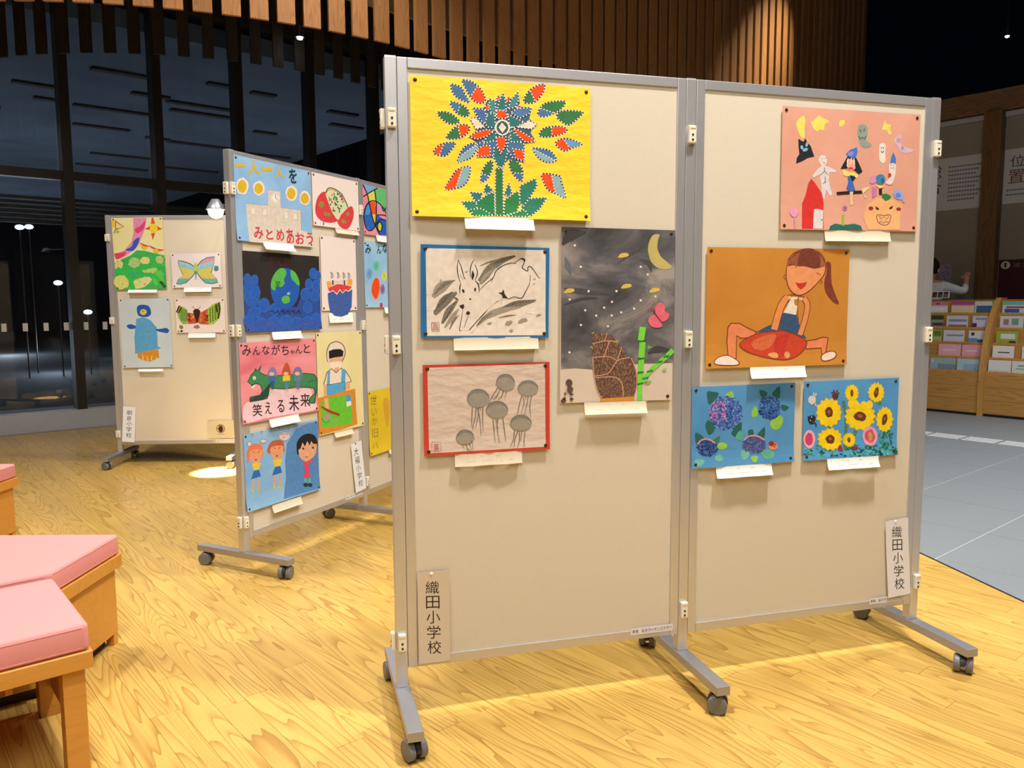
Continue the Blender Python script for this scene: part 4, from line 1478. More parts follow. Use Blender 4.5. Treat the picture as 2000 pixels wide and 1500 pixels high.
W.S('hill_flower', (150, 176, 60), [(722, 1150), (720, 1260)], 22)
W.E('hill_flower', (190, 120, 170), 740, 1085, 26, 24)
W.E('hill_flower', (90, 50, 110), 742, 1088, 9)
W.done()
caption('pale blank caption slip under the salmon pink collage', 'A2', (0.515, 1.492), (0.262, 0.036), rot=0.008, mat=CAPTION_CREAM, off=0.004, bend=0.008, wave=0.003, lines=False)

# --- girl painting ------------------------------------------------------------------
Gp = Art('painting', 'ochre painting of a ponytailed girl crouching over a red cushion', 'picture', 'A2', (0.081, 1.431), (0.538, 0.390), [(103, 112), (1500, 130), (1448, 1252), (83, 1300)], paper_mat((200, 136, 50), (190, 124, 42), 4.0, 0.7), GA, rot=0.0, curl=0.006)
SK, LN = (222, 142, 86), (128, 58, 30)
Gp.P('girl', LN, [(880, 300), (900, 220), (960, 160), (1050, 125), (1130, 125), (1210, 165), (1255, 230), (1265, 330), (1240, 400), (1170, 480), (1090, 555), (1010, 590), (940, 570), (895, 510), (875, 440), (870, 360)], sm=True)
Gp.P('girl', (226, 148, 96), [(888, 300), (910, 225), (965, 168), (1050, 133), (1130, 133), (1203, 172), (1245, 235), (1255, 330), (1230, 395), (1165, 472), (1085, 545), (1010, 578), (948, 560), (905, 505), (885, 440), (880, 360)], sm=True)
Gp.P('girl', (112, 48, 32), [(890, 300), (910, 225), (965, 165), (1050, 130), (1130, 130), (1205, 170), (1250, 240), (1250, 300), (1210, 310), (1150, 325), (1060, 300), (1000, 300), (940, 290)], sm=False, grain=0.1)
Gp.P('girl', (148, 70, 48), [(900, 285), (915, 230), (970, 175), (1010, 165), (990, 230), (985, 295), (940, 285)], grain=0.2)
Gp.P('girl', (160, 82, 52), [(1195, 180), (1245, 250), (1240, 300), (1205, 300), (1215, 240)], grain=0.2)
for q in ([(925, 290), (935, 260)], [(960, 320), (985, 290)], [(1190, 320), (1210, 300)], [(1170, 360), (1215, 385)]):
    Gp.S('girl', LN, q, 6)
Gp.P('girl', (196, 48, 34), [(965, 458), (1000, 465), (1040, 462), (1078, 452), (1060, 495), (1020, 528), (990, 505)], sm=False)
Gp.S('girl', LN, [(865, 380), (852, 400), (865, 425), (880, 432)], 6)
Gp.S('girl', LN, [(1215, 430), (1225, 455), (1205, 465)], 6)
Gp.P('ponytail', (122, 48, 36), [(1265, 270), (1285, 250), (1312, 280), (1315, 400), (1325, 490), (1360, 590), (1388, 665), (1340, 655), (1280, 590), (1250, 520), (1248, 440), (1270, 350)], sm=True, grain=0.1)
# legs
Gp.P('girl', LN, [(300, 1200), (290, 1030), (300, 900), (330, 855), (420, 855), (500, 900), (590, 940), (560, 1000), (430, 1010), (395, 985), (385, 1200)])
Gp.P('girl', (222, 132, 88), [(308, 1195), (300, 1030), (310, 905), (335, 865), (418, 866), (495, 910), (575, 945), (550, 990), (435, 1000), (388, 975), (376, 1195)])
Gp.P('girl', LN, [(1050, 1025), (1150, 1010), (1230, 985), (1285, 992), (1270, 1080), (1255, 1150), (1210, 1170), (1205, 1100), (1060, 1110)])
Gp.P('girl', (222, 132, 88), [(1060, 1035), (1155, 1020), (1232, 995), (1275, 1000), (1260, 1078), (1245, 1142), (1218, 1155), (1212, 1090), (1068, 1100)])
# shoes
Gp.P('girl', LN, [(160, 1235), (200, 1190), (290, 1165), (360, 1195), (412, 1235), (390, 1268), (260, 1272), (180, 1262)], sm=True)
Gp.P('girl', (228, 212, 200), [(170, 1235), (205, 1197), (290, 1174), (356, 1202), (400, 1236), (382, 1260), (260, 1262), (186, 1254)], sm=True)
Gp.P('girl', LN, [(1200, 1180), (1240, 1140), (1310, 1120), (1355, 1140), (1345, 1185), (1290, 1215), (1220, 1225)], sm=True)
Gp.P('girl', (228, 206, 188), [(1209, 1182), (1245, 1148), (1310, 1129), (1345, 1145), (1336, 1180), (1288, 1206), (1225, 1215)], sm=True)
# trunk
Gp.P('girl', (44, 76, 116), [(840, 755), (975, 775), (1005, 880), (1040, 960), (1070, 1005), (980, 985), (860, 940), (700, 945), (580, 945), (700, 880), (790, 860)], grain=0.1)
Gp.P('girl', (226, 214, 200), [(925, 600), (990, 600), (985, 690), (965, 775), (845, 752), (885, 690)], sm=False)
Gp.P('girl', (176, 130, 60), [(950, 625), (988, 618), (985, 690), (955, 675)])
Gp.S('girl', LN, [(880, 590), (930, 578), (1000, 590), (1050, 600)], 7)
for q, w in (([(890, 600), (840, 660), (800, 760), (755, 920)], 62), ([(1050, 610), (1080, 680), (1060, 800), (1030, 900), (1005, 970)], 46)):
    Gp.S('girl', LN, q, w + 14)
    Gp.S('girl', SK, q, w)
Gp.S('girl', LN, [(915, 600), (870, 680), (840, 750), (815, 860)], 6)
Gp.S('girl', LN, [(990, 600), (985, 720), (990, 830)], 6)
Gp.E('girl', (222, 170, 140), 905, 605, 16, 18)
Gp.E('girl', (222, 170, 140), 1018, 618, 20, 18)
Gp.P('cushion', LN, [(412, 1070), (470, 1010), (600, 955), (770, 930), (860, 928), (980, 970), (1060, 1020), (1075, 1060), (1030, 1130), (950, 1190), (840, 1215), (700, 1200), (560, 1165), (470, 1130)], sm=True)
Gp.P('cushion', (196, 66, 40), [(422, 1070), (475, 1018), (602, 963), (770, 940), (858, 938), (975, 978), (1052, 1026), (1064, 1060), (1022, 1124), (945, 1182), (840, 1205), (700, 1190), (562, 1156), (476, 1122)], sm=True)
Gp.P('cushion', (206, 96, 52), [(560, 1020), (760, 960), (740, 1060), (640, 1120), (540, 1090)], sm=True, grain=0.2)
Gp.P('cushion', (190, 44, 34), [(780, 990), (900, 960), (860, 1100), (830, 1195), (770, 1150), (750, 1070)], sm=True, grain=0.1)
Gp.P('cushion', (214, 160, 90), [(690, 1155), (760, 1140), (790, 1165), (770, 1195), (720, 1185)], sm=True, grain=0.3)
Gp.P('cushion', (214, 150, 84), [(850, 1150), (880, 1130), (905, 1165), (880, 1195), (855, 1185)], sm=True, grain=0.3)
Gp.done()
caption('white caption slip under the ochre girl painting', 'A2', (0.241, 1.0415), off=0.012, bend=0.012)

# --- hydrangeas --------------------------------------------------------------------
H = Art('painting', 'blue painting of four hydrangea heads with green leaves', 'picture', 'A2', (0.036, 0.982), (0.386, 0.268), [(95, 160), (990, 120), (965, 797), (88, 870)], paper_mat((88, 152, 204), (74, 140, 196), 5.0), GA, rot=0.004, curl=0.006, wave=0.003)
DG, LG, AQ = (38, 96, 92), (142, 196, 74), (110, 180, 166)
for pts, c in (([(222, 205), (270, 200), (322, 212), (300, 260), (240, 312)], DG), ([(385, 222), (440, 195), (455, 250), (410, 250)], LG), ([(208, 500), (235, 450), (290, 490), (285, 540), (238, 578)], DG), ([(435, 560), (480, 490), (525, 470), (520, 560), (515, 610), (460, 590)], DG), ([(680, 185), (738, 200), (735, 240), (690, 240)], DG), ([(785, 215), (850, 150), (852, 245), (820, 248)], DG), ([(612, 380), (640, 325), (665, 370), (650, 415), (615, 415)], LG), ([(865, 312), (930, 330), (910, 360), (875, 360)], DG), ([(770, 460), (850, 405), (880, 440), (860, 500), (820, 530), (778, 510)], LG), ([(125, 560), (195, 600), (160, 640), (130, 655)], DG), ([(268, 630), (332, 585), (325, 640), (290, 645)], (60, 120, 100)), ([(315, 660), (350, 640), (398, 660), (380, 695), (325, 700)], LG), ([(285, 770), (330, 745), (360, 775), (340, 800), (300, 798)], AQ), ([(125, 790), (190, 790), (190, 825), (150, 850), (120, 840)], AQ), ([(580, 540), (620, 530), (625, 580), (590, 590)], DG), ([(652, 580), (700, 520), (722, 510), (718, 590), (690, 605)], DG), ([(515, 715), (570, 710), (590, 740), (545, 790), (518, 770)], AQ), ([(600, 765), (655, 755), (645, 800), (615, 808)], LG), ([(680, 720), (750, 700), (795, 720), (780, 770), (720, 780)], (96, 170, 150))):
    H.P(uniq('leaf'), c, pts, sm=True)
H.P('leaf', (84, 168, 150), [(505, 540), (530, 560), (520, 625), (470, 600)], sm=True)
rr = random.Random(3)


def hydrangea(cx, cy, rx, ry, cols, n):
    hd = uniq('hydrangea')
    H.E(hd, cols[0], cx, cy, rx * 0.92, ry * 0.92, wob=0.06)
    for c in cols[1:]:
        H.layers += 1
        for _ in range(n):
            a, q = rr.uniform(0, 6.283), math.sqrt(rr.random())
            H.E(hd, c, cx + rx * q * math.cos(a), cy + ry * q * math.sin(a), rr.uniform(4, 11), rr.uniform(4, 9), rr.uniform(0, 180), n=6, layer=H.layers)


hydrangea(385, 385, 150, 150, [(64, 100, 178), (44, 78, 160), (90, 120, 196), (34, 56, 132), (120, 160, 206)], 90)
H.layers += 1
for _ in range(70):
    a, q = rr.uniform(0, 6.283), math.sqrt(rr.random())
    H.E('hydrangea', rr.choice([(196, 120, 180), (170, 104, 178), (216, 140, 176)]), 320 + 85 * q * math.cos(a), 370 + 90 * q * math.sin(a), rr.uniform(5, 12), rr.uniform(4, 9), rr.uniform(0, 180), n=6, layer=H.layers)
hydrangea(762, 335, 100, 105, [(50, 92, 160), (36, 70, 150), (86, 130, 190), (34, 60, 120)], 60)
hydrangea(222, 690, 92, 74, [(44, 78, 140), (34, 60, 140), (80, 120, 180), (30, 50, 100)], 45)
hydrangea(630, 660, 100, 78, [(50, 84, 140), (40, 70, 150), (100, 120, 170), (120, 80, 130)], 50)
H.S('hydrangea', (216, 150, 150), [(140, 660), (180, 620), (235, 615), (290, 645)], 12, grain=0.4)
H.S('hydrangea', (216, 150, 160), [(545, 620), (590, 585), (660, 585), (715, 615)], 12, grain=0.4)
H.E('snail', (214, 140, 104), 790, 668, 42, 34)
H.E('snail', (150, 44, 44), 775, 648, 24, 22)
H.dots('snail', (150, 40, 40), [(800, 672), (810, 655)], 7)
H.done()
caption('white caption slip under the hydrangea painting', 'A2', (0.125, 0.7145), rot=0.0, off=0.008, bend=0.012, wave=0.003)

# --- sunflowers ---------------------------------------------------------------------
S_ = Art('painting', 'blue painting crowded with yellow sunflowers and insects', 'picture', 'A2', (0.457, 0.986), (0.386, 0.271), [(1065, 112), (1890, 75), (1865, 738), (1055, 798)], paper_mat((86, 156, 212), (74, 144, 204), 5.0), GA, rot=0.005, curl=0.006, wave=0.002)
S_.layers += 1
for _ in range(170):
    x, y = rr.uniform(1065, 1860), 660 + 100 * rr.random() ** 1.0
    S_.E('grass', rr.choice([(44, 120, 100), (60, 150, 110), (34, 90, 84), (90, 180, 190)]), x, min(y, 735 + (1865 - x) * 0.07), rr.uniform(6, 22), rr.uniform(5, 13), rr.uniform(-60, 60), n=7, layer=S_.layers)
for _ in range(50):
    S_.E('grass', (56, 138, 116), rr.uniform(1710, 1830), rr.uniform(530, 690), rr.uniform(6, 14), rr.uniform(8, 20), n=7, layer=S_.layers)
for q in ([(1290, 500), (1280, 520)], [(1400, 280), (1430, 420), (1420, 700)], [(1520, 520), (1480, 640)], [(1650, 440), (1700, 380)], [(1480, 280), (1450, 300)], [(1690, 280), (1730, 310)]):
    S_.S('grass', (44, 118, 96), q, 30, grain=0.3)


def sunflower(cx, cy, rx, ry, crx, cry, rot=0):
    n = 14
    sf = uniq('sunflower')
    pts = []
    for i in range(n * 2):
        a = 2 * math.pi * i / (2 * n)
        k = 1.06 if i % 2 == 0 else 0.92
        pts.append((cx + rx * k * math.cos(a) * rr.uniform(.95, 1.05), cy + ry * k * math.sin(a) * rr.uniform(.95, 1.05)))
    S_.P(sf, (216, 186, 50), inset(pts, -8), sm=True)
    S_.P(sf, (240, 206, 26), pts, sm=True)
    S_.E(sf, (106, 54, 30), cx, cy, crx, cry, rot, wob=0.1)
    S_.E(sf, (156, 100, 64), cx, cy - cry * 0.1, crx * 0.4, cry * 0.35, rot)


sunflower(1278, 380, 100, 118, 34, 46)
sunflower(1550, 415, 120, 112, 54, 40, 15)
sunflower(1478, 210, 52, 66, 13, 32)
sunflower(1688, 205, 62, 78, 20, 48, 10)
sunflower(1762, 440, 66, 100, 22, 52, 12)
sunflower(1290, 612, 98, 88, 38, 40)
sunflower(1455, 618, 48, 54, 14, 24)
for cx in (1470, 1510, 1580, 1630):
    S_.E('sunflower', (240, 206, 26), cx, 318 - abs(cx - 1580) * 0.12, 28, 38)
for cx, cy, c1, c2, rx, ry in ((1112, 612, (226, 170, 190), (206, 64, 104), 50, 82), (1635, 585, (222, 160, 186), (200, 84, 110), 66, 86)):
    pf = uniq('pink_flower'); S_.E(pf, c1, cx, cy, rx, ry, wob=0.05)
    S_.E(pf, c2, cx - 2, cy, rx * 0.66, ry * 0.66, wob=0.08)
S_.E(pf, (200, 150, 70), 1637, 590, 18, 42, wob=0.12)
S_.E('insect', (214, 206, 196), 1132, 272, 34, 40, wob=0.1)
for q in ([(1140, 240), (1148, 208)], [(1158, 240), (1168, 212)], [(1160, 300), (1162, 325)]):
    S_.S('insect', (214, 206, 196), q, 10)
S_.E('insect', (92, 44, 56), 1330, 238, 26, 30, wob=0.2)
for q in ([(1310, 215), (1298, 200)], [(1322, 208), (1318, 182)], [(1342, 208), (1348, 182)], [(1352, 220), (1366, 205)]):
    S_.S('insect', (92, 44, 56), q, 12)
S_.E('insect', (40, 36, 44), 1130, 445, 32, 42, wob=0.2)
S_.dots('insect', (206, 200, 200), [(1130, 420), (1120, 450), (1145, 462)], 6)
S_.S('insect', (40, 36, 44), [(1095, 415), (1130, 445), (1165, 480), (1168, 505)], 8)
S_.E('insect', (150, 50, 60), 1376, 692, 20, 26, wob=0.15)
S_.E('insect', (130, 50, 60), 1500, 685, 26, 14, wob=0.2)
S_.done()
caption('white caption slip under the sunflower painting', 'A2', (0.549, 0.7175), rot=-0.003, off=0.0145, bend=0.012, wave=0.003)

# --- name tags, stickers ------------------------------------------------------------
def name_tag(label, which, tl, corners, text, x, y0, y1, w, dx, rot=0.0, col=(226, 224, 224), white_pin=True, bold=0.0, ink=(48, 44, 44)):
    T_ = Art('name_tag', label, 'name tag', which, tl, (0.097, 0.283), corners, paper_mat(col, col, 5.0, 0.45), 'school name tags', off=0.003, rot=rot, curl=0.0, bend=0.006, pins=False)
    T_.vscript('lettering', ink, text, x, y0, y1, w, dx, bold)
    T_.pin(0.043, -0.006, M_PINW if white_pin else M_SCREW, 0.005)
    T_.done()


name_tag('beige name tag on the large stand, by its post with the flower collage', 'A1', (0.067, 0.449), [(572, 215), (945, 190), (947, 1245), (585, 1285)], '織田小学校', 748, 305, 1180, 158, 4, 0.0, (205, 190, 168), ink=(52, 40, 26))
name_tag('white name tag on the large stand, beneath the sunflower painting', 'A2', (0.811, 0.473), [(390, 85), (585, 60), (605, 705), (408, 730)], '織田小学校', 488, 122, 668, 86, 5, 0.075, (224, 220, 222))
name_tag('white tilted name tag on the dragon stand, near the chef picture', 'B1', (0.823, 0.475), [(440, 330), (580, 300), (645, 928), (490, 972)], '大福小学校', 508, 372, 895, 66, 13.5, 0.1, (226, 226, 230), False)
name_tag('white curled name tag on the penguin stand', 'C1', (0.062, 0.462), [(405, 90), (575, 95), (550, 560), (395, 555)], '朝倉小学校', 488, 140, 512, 68, -2, -0.075, (232, 232, 236))


def sticker(label, which, tl, rot=0.0, col=(224, 220, 222), n=13, size=(0.15, 0.0225)):
    T_ = Art('donor_sticker', label, 'sticker', which, tl, size, [(0, 0), (150, 0), (150, 22), (0, 22)], paper_mat(col), 'donor stickers on the stands', off=0.0006, rot=rot, curl=0.0, pins=False, thick=0.0002)
    txt = '寄贈 桜井ライオンズクラブ'
    for i, ch in enumerate(txt[:n]):
        if ch != ' ':
            T_.T('lettering', (70, 58, 54), ch, (5 + i * 11.0, 5.5, 5 + i * 11.0 + 9.6, 17))
    T_.done()


sticker('white donor sticker on the bottom rail beneath the jellyfish board', 'A1', (0.766, 0.1925))
sticker('white donor sticker on the bottom rail beneath the sunflower board', 'A2', (0.759, 0.1945))
sticker('white donor sticker on the bottom rail of the dragon stand', 'B1', (0.768, 0.194))
sticker('white donor sticker on the bottom rail of the penguin stand', 'C1', (0.775, 0.189))

# --- stand B -------------------------------------------------------------------------
Sc = Art('poster_painting', 'pale blue school poster with four yellow flowers and red lettering', 'picture', 'B1', (0.027, 1.929), (0.522, 0.382), [(90, 80), (662, 210), (662, 758), (118, 712)], paper_mat((146, 188, 226), (128, 172, 216), 5.0), GB, rot=0.0, curl=0.006)
Sc.P('school_building', (208, 196, 184), [(185, 447), (345, 462), (347, 350), (440, 358), (440, 477), (585, 495), (585, 640), (663, 662), (662, 758), (205, 722)])
Sc.S('school_building', (150, 140, 140), [(185, 447), (345, 462), (347, 350), (440, 358), (440, 477), (585, 495), (585, 640)], 3, sm=False)
Sc.E('school_building', (226, 222, 214), 402, 405, 32, 36)
for a in range(12):
    Sc.E('school_building', (120, 116, 116), 402 + 26 * math.cos(a * .5236), 405 + 29 * math.sin(a * .5236), 3, n=6)
Sc.S('school_building', (90, 86, 90), [(402, 380), (402, 405), (415, 418)], 4, sm=False)
for x, y in ((238, 500), (322, 508), (478, 530), (545, 540)):
    Sc.P('school_building', (222, 214, 200), [(x - 17, y + 25), (x - 15, y - 15), (x, y - 30), (x + 15, y - 15), (x + 17, y + 25)])
    Sc.S('school_building', (160, 150, 146), [(x - 17, y + 25), (x - 15, y - 15), (x, y - 30), (x + 15, y - 15), (x + 17, y + 25)], 2.5, closed=True, sm=False)
for x, y, r1, r2 in ((158, 320, 46, 64), (280, 336, 42, 54), (520, 372, 42, 56), (618, 408, 40, 52)):
    sf = uniq('sunflower'); Sc.E(sf, (232, 210, 206), x, y, r1, r2, wob=0.07, n=22)
    Sc.E(sf, (206, 172, 36), x - 2, y + 2, r1 * 0.74, r2 * 0.74, n=20)
YL = (206, 172, 44)
for ch, bx, c, bo in (('一', (102, 148, 178, 174), YL, .03), ('人', (196, 128, 292, 238), YL, .03), ('一', (300, 180, 382, 206), YL, .03), ('人', (395, 176, 472, 262), YL, .02), ('を', (503, 190, 562, 300), (26, 48, 46), .02)):
    Sc.T('lettering', c, ch, bx, bo)
for ch, bx in (('み', (240, 615, 308, 702)), ('と', (328, 632, 378, 706)), ('め', (402, 632, 458, 716)), ('あ', (474, 628, 528, 738)), ('お', (538, 655, 602, 738)), ('う', (618, 655, 664, 738))):
    Sc.T('lettering', (196, 54, 64), ch, bx, .02)
Sc.done()
caption('white caption slip folded outwards under the school poster', 'B1', (0.184, 1.552), rot=0.0, off=0.0125, bend=0.02)


Me = Art('painting', 'white sheet with a plump red and speckled green shape', 'picture', 'B1', (0.560, 1.928), (0.388, 0.268), [(672, 228), (1015, 270), (1030, 645), (693, 598)], paper_mat((226, 212, 206)), GB, rot=0.0, curl=0.004)
Me.P('red_shape', (206, 44, 56), [(755, 362), (775, 375), (790, 430), (830, 520), (865, 560), (820, 582), (750, 570), (712, 530), (703, 470), (720, 400)], sm=True, grain=0.15)
Me.P('red_shape', (206, 44, 56), [(968, 458), (985, 500), (978, 560), (945, 620), (905, 626), (870, 600), (860, 560), (900, 510), (935, 475)], sm=True, grain=0.15)
Me.P('speckled_shape', (206, 206, 166), [(772, 375), (790, 335), (830, 338), (880, 370), (915, 420), (930, 470), (895, 510), (865, 560), (830, 515), (795, 440)], sm=True)
Me.S('speckled_shape', (70, 96, 60), [(772, 370), (790, 335), (830, 335), (885, 368), (918, 420), (940, 470)], 8)
Me.S('speckled_shape', (190, 60, 60), [(775, 372), (796, 345), (830, 345), (880, 378), (910, 425)], 4)
Me.layers += 1
for _ in range(46):
    t = rr.random()
    Me.E('speckled_shape', rr.choice([(64, 150, 90), (64, 150, 90), (190, 60, 66), (50, 100, 70)]), rr.uniform(795, 900), rr.uniform(365, 510), rr.uniform(4, 8), rr.uniform(5, 10), n=7, layer=Me.layers)
for x, y, r_ in ((745, 455, 20), (775, 520, 13), (798, 525, 12), (938, 515, 14), (905, 572, 15), (922, 578, 8)):
    Me.E('red_shape', (140, 130, 60), x, y, r_, r_ * 1.15)
Me.S('red_shape', (120, 90, 170), [(765, 560), (758, 600)], 8)
Me.done()
caption('pale caption slip under the plump red shape', 'B1', (0.735, 1.668), (0.2, 0.035), mat=CAPTION_CREAM, off=0.004, lines=False)

Ea = Art('painting', 'black sheet with a smiling blue and green earth over blue crowds', 'picture', 'B1', (0.059, 1.503), (0.539, 0.377), [(160, 785), (722, 830), (738, 1360), (185, 1388)], paper_mat((42, 34, 34), (34, 28, 30), 6.0, 0.8), GB, rot=0.0, curl=0.006)
CB1, CB2, CB3 = (26, 84, 176), (22, 66, 148), (60, 120, 196)
Ea.P('blue_crowd', CB2, [(172, 980), (230, 975), (275, 1010), (290, 1080), (290, 1150), (350, 1160), (360, 1190), (420, 1180), (560, 1200), (600, 1100), (640, 1060), (680, 1000), (728, 960), (738, 1360), (185, 1388)], grain=0.1)
for x, y, rx, ry in ((197, 990, 26, 38), (252, 1000, 26, 38), (205, 1060, 34, 50), (258, 1095, 36, 52), (195, 1120, 24, 40), (232, 1160, 44, 34), (320, 1185, 42, 52), (250, 1240, 46, 42), (210, 1300, 40, 45), (680, 955, 30, 42), (715, 970, 20, 36), (648, 1030, 28, 40), (700, 1045, 28, 42), (620, 1105, 34, 46), (692, 1118, 38, 40), (640, 1200, 34, 44), (400, 1215, 40, 46), (390, 1310, 44, 46), (480, 1300, 46, 42), (560, 1310, 40, 40), (300, 1320, 44, 44), (640, 1310, 46, 44), (700, 1290, 36, 50)):
    bc = uniq('blue_head')
    Ea.E(bc, (46, 106, 190), x, y, rx, ry)
    Ea.E(bc, CB1, x, y, rx - 4, ry - 4, grain=0.06)
Ea.P('blue_crowd', (26, 74, 160), [(185, 1385), (187, 1330), (260, 1310), (350, 1290), (480, 1330), (600, 1290), (737, 1300), (738, 1360)], sm=False, grain=0.15)
Ea.E('earth', (30, 84, 172), 473, 1065, 106, 152, n=30)
Ea.P('earth', (84, 172, 72), [(372, 1010), (400, 950), (440, 915), (475, 925), (482, 960), (465, 1000), (470, 1030), (440, 1055), (410, 1050), (400, 1080), (372, 1060)], sm=True)
Ea.P('earth', (84, 172, 72), [(515, 930), (550, 950), (578, 1010), (575, 1045), (545, 1020), (520, 990)], sm=True)
Ea.P('earth', (84, 172, 72), [(450, 1130), (490, 1115), (510, 1140), (498, 1168), (460, 1172)], sm=True)
Ea.P('earth', (120, 176, 150), [(485, 1100), (505, 1090), (512, 1105), (495, 1112)], sm=True)
Ea.T('lettering', (24, 60, 36), '笑', (400, 1008, 440, 1060))
for i, ch in enumerate('みんな'):
    Ea.T('lettering', (92, 34, 36), ch, (350 + i * 58, 842 + i * 4, 394 + i * 58, 888 + i * 4))
for i in range(6):
    Ea.S('blue_crowd', (36, 38, 84), [(365 + i * 38, 1235 + (i % 2) * 10), (385 + i * 38, 1225), (392 + i * 38, 1250)], 8)
Ea.done()
caption('white caption slip under the smiling earth painting', 'B1', (0.225, 1.1235), off=0.008, bend=0.012)

Ck = Art('collage', 'white sheet with a blue cup cake and striped candles', 'picture', 'B1', (0.612, 1.612), (0.30, 0.39), [(733, 688), (990, 695), (1003, 1225), (742, 1222)], paper_mat((226, 214, 210)), GB, rot=0.0, curl=0.0)
Ck.P('cup_cake', (222, 190, 186), [(785, 1010), (960, 992), (962, 1050), (790, 1070)])
Ck.P('cup_cake', (226, 160, 70), [(775, 1010), (805, 1010), (808, 1060), (780, 1060)])
Ck.P('cup_cake', (226, 160, 70), [(930, 992), (965, 990), (965, 1035), (930, 1035)])
Ck.P('cup_cake', (206, 66, 60), [(785, 1060), (850, 1030), (880, 1030), (960, 1045), (960, 1085), (790, 1100)])
Ck.P('cup_cake', (226, 212, 200), [(782, 1070), (800, 1085), (822, 1072), (848, 1100), (870, 1066), (892, 1092), (915, 1066), (935, 1080), (962, 1050), (964, 1100), (785, 1120)])
Ck.P('cup_cake', (36, 82, 162), [(782, 1095), (800, 1090), (822, 1080), (848, 1108), (870, 1075), (892, 1098), (915, 1074), (935, 1086), (965, 1065), (960, 1200), (930, 1255), (880, 1272), (830, 1262), (795, 1220), (785, 1160)], grain=0.2)
for x in (812, 858, 900, 938):
    Ck.S('candle', (90, 80, 80), [(x, 990), (x + 2, 960), (x - 10, 940)], 4)
    Ck.S('candle', (90, 80, 80), [(x - 6, 985), (x, 945), (x + 12, 970), (x + 6, 985)], 3)
for x in (820, 905):
    Ck.S('candle', (36, 30, 30), [(x, 1000), (x, 1035)], 9)
Ck.done()
caption('white caption slip half hidden by the cup cake picture', 'B1', (0.667, 1.2095), (0.205, 0.053), off=0.0012, bend=0.006)

Dr = Art('poster_painting', 'pink poster with a green dragon carrying three children, black brush lettering', 'picture', 'B1', (0.014, 1.08), (0.537, 0.378), [(132, 110), (697, 82), (712, 610), (160, 705)], paper_mat((226, 148, 160), (206, 106, 122), 3.0, 0.7, 0.0, (222, 134, 140), (0.7, 2.2, 1)), GB, rot=0.0, curl=0.006)
DGN, DL = (62, 128, 82), (38, 70, 56)
Dr.P('pink_wash', (226, 190, 200), [(300, 520), (360, 460), (430, 450), (560, 455), (650, 445), (680, 520), (690, 600), (500, 635), (330, 660), (180, 690), (165, 600), (200, 540)], sm=True, grain=0.1)
Dr.P('dragon', DL, [(197, 395), (220, 345), (245, 320), (255, 295), (272, 310), (300, 270), (290, 325), (330, 345), (400, 350), (520, 345), (620, 335), (690, 345), (712, 380), (712, 450), (690, 560), (640, 560), (650, 520), (690, 480), (680, 450), (560, 440), (470, 455), (400, 450), (362, 440), (356, 490), (345, 520), (310, 530), (212, 545), (215, 505), (290, 490), (305, 460), (290, 420), (260, 410), (235, 445), (225, 420)])
Dr.P('dragon', DGN, [(203, 393), (225, 348), (250, 324), (258, 305), (275, 318), (294, 285), (285, 330), (330, 351), (400, 356), (520, 351), (620, 341), (686, 351), (705, 382), (705, 450), (684, 552), (648, 555), (657, 522), (696, 480), (686, 444), (560, 434), (470, 449), (400, 444), (356, 434), (350, 488), (340, 514), (310, 524), (220, 538), (222, 511), (294, 496), (312, 460), (295, 414), (258, 402), (232, 415), (222, 412)])
Dr.E('dragon', (226, 220, 200), 248, 368, 12, 13)
Dr.E('dragon', (40, 40, 36), 248, 370, 4)
Dr.P('dragon', (232, 220, 206), [(225, 430), (258, 412), (252, 432), (235, 446)])
Dr.S('dragon', DL, [(290, 500), (330, 480), (350, 450)], 6)
Dr.S('dragon', DL, [(640, 400), (700, 390)], 4)
for x, hc, bc, lc in ((378, (128, 120, 160), (60, 104, 160), (40, 84, 130)), (482, (178, 84, 52), (214, 190, 44), (88, 120, 170)), (565, (108, 112, 160), (84, 130, 140), (90, 110, 160))):
    top = 292 if x != 482 else 265
    cd = uniq('child')
    Dr.P(cd, hc, [(x - 30, 355), (x - 28, 315), (x - 8, top), (x + 15, top + 2), (x + 30, 315), (x + 32, 360)], sm=True)
    Dr.E(cd, (222, 172, 140), x - 2, 340, 18, 14)
    Dr.P(cd, bc, [(x - 26, 355), (x + 26, 352), (x + 30, 390), (x - 26, 395)])
    Dr.P(cd, lc, [(x - 14, 392), (x + 18, 390), (x + 12, 455), (x - 6, 455)])
    Dr.S(cd, (200, 160, 160), [(x - 4, 452), (x - 8, 478)], 7)
    Dr.S(cd, (200, 160, 160), [(x + 8, 452), (x + 10, 476)], 7)
BI = (52, 34, 44)
for ch, bx in (('み', (158, 126, 222, 205)), ('ん', (236, 135, 290, 200)), ('な', (302, 130, 360, 196)), ('が', (372, 125, 436, 200)), ('ち', (445, 132, 500, 202)), ('ゃ', (510, 165, 542, 200)), ('ん', (548, 138, 598, 194)), ('と', (610, 124, 656, 190))):
    Dr.T('lettering', BI, ch, bx, .008)
for ch, bx in (('笑', (234, 558, 304, 646)), ('え', (324, 545, 372, 632)), ('る', (414, 530, 466, 620)), ('未', (500, 496, 572, 612)), ('来', (582, 486, 656, 582))):
    Dr.T('lettering', BI, ch, bx, .008)
Dr.done()
caption('white caption slip under the green dragon poster', 'B1', (0.183, 0.702), rot=0.01, off=0.01, bend=0.014)

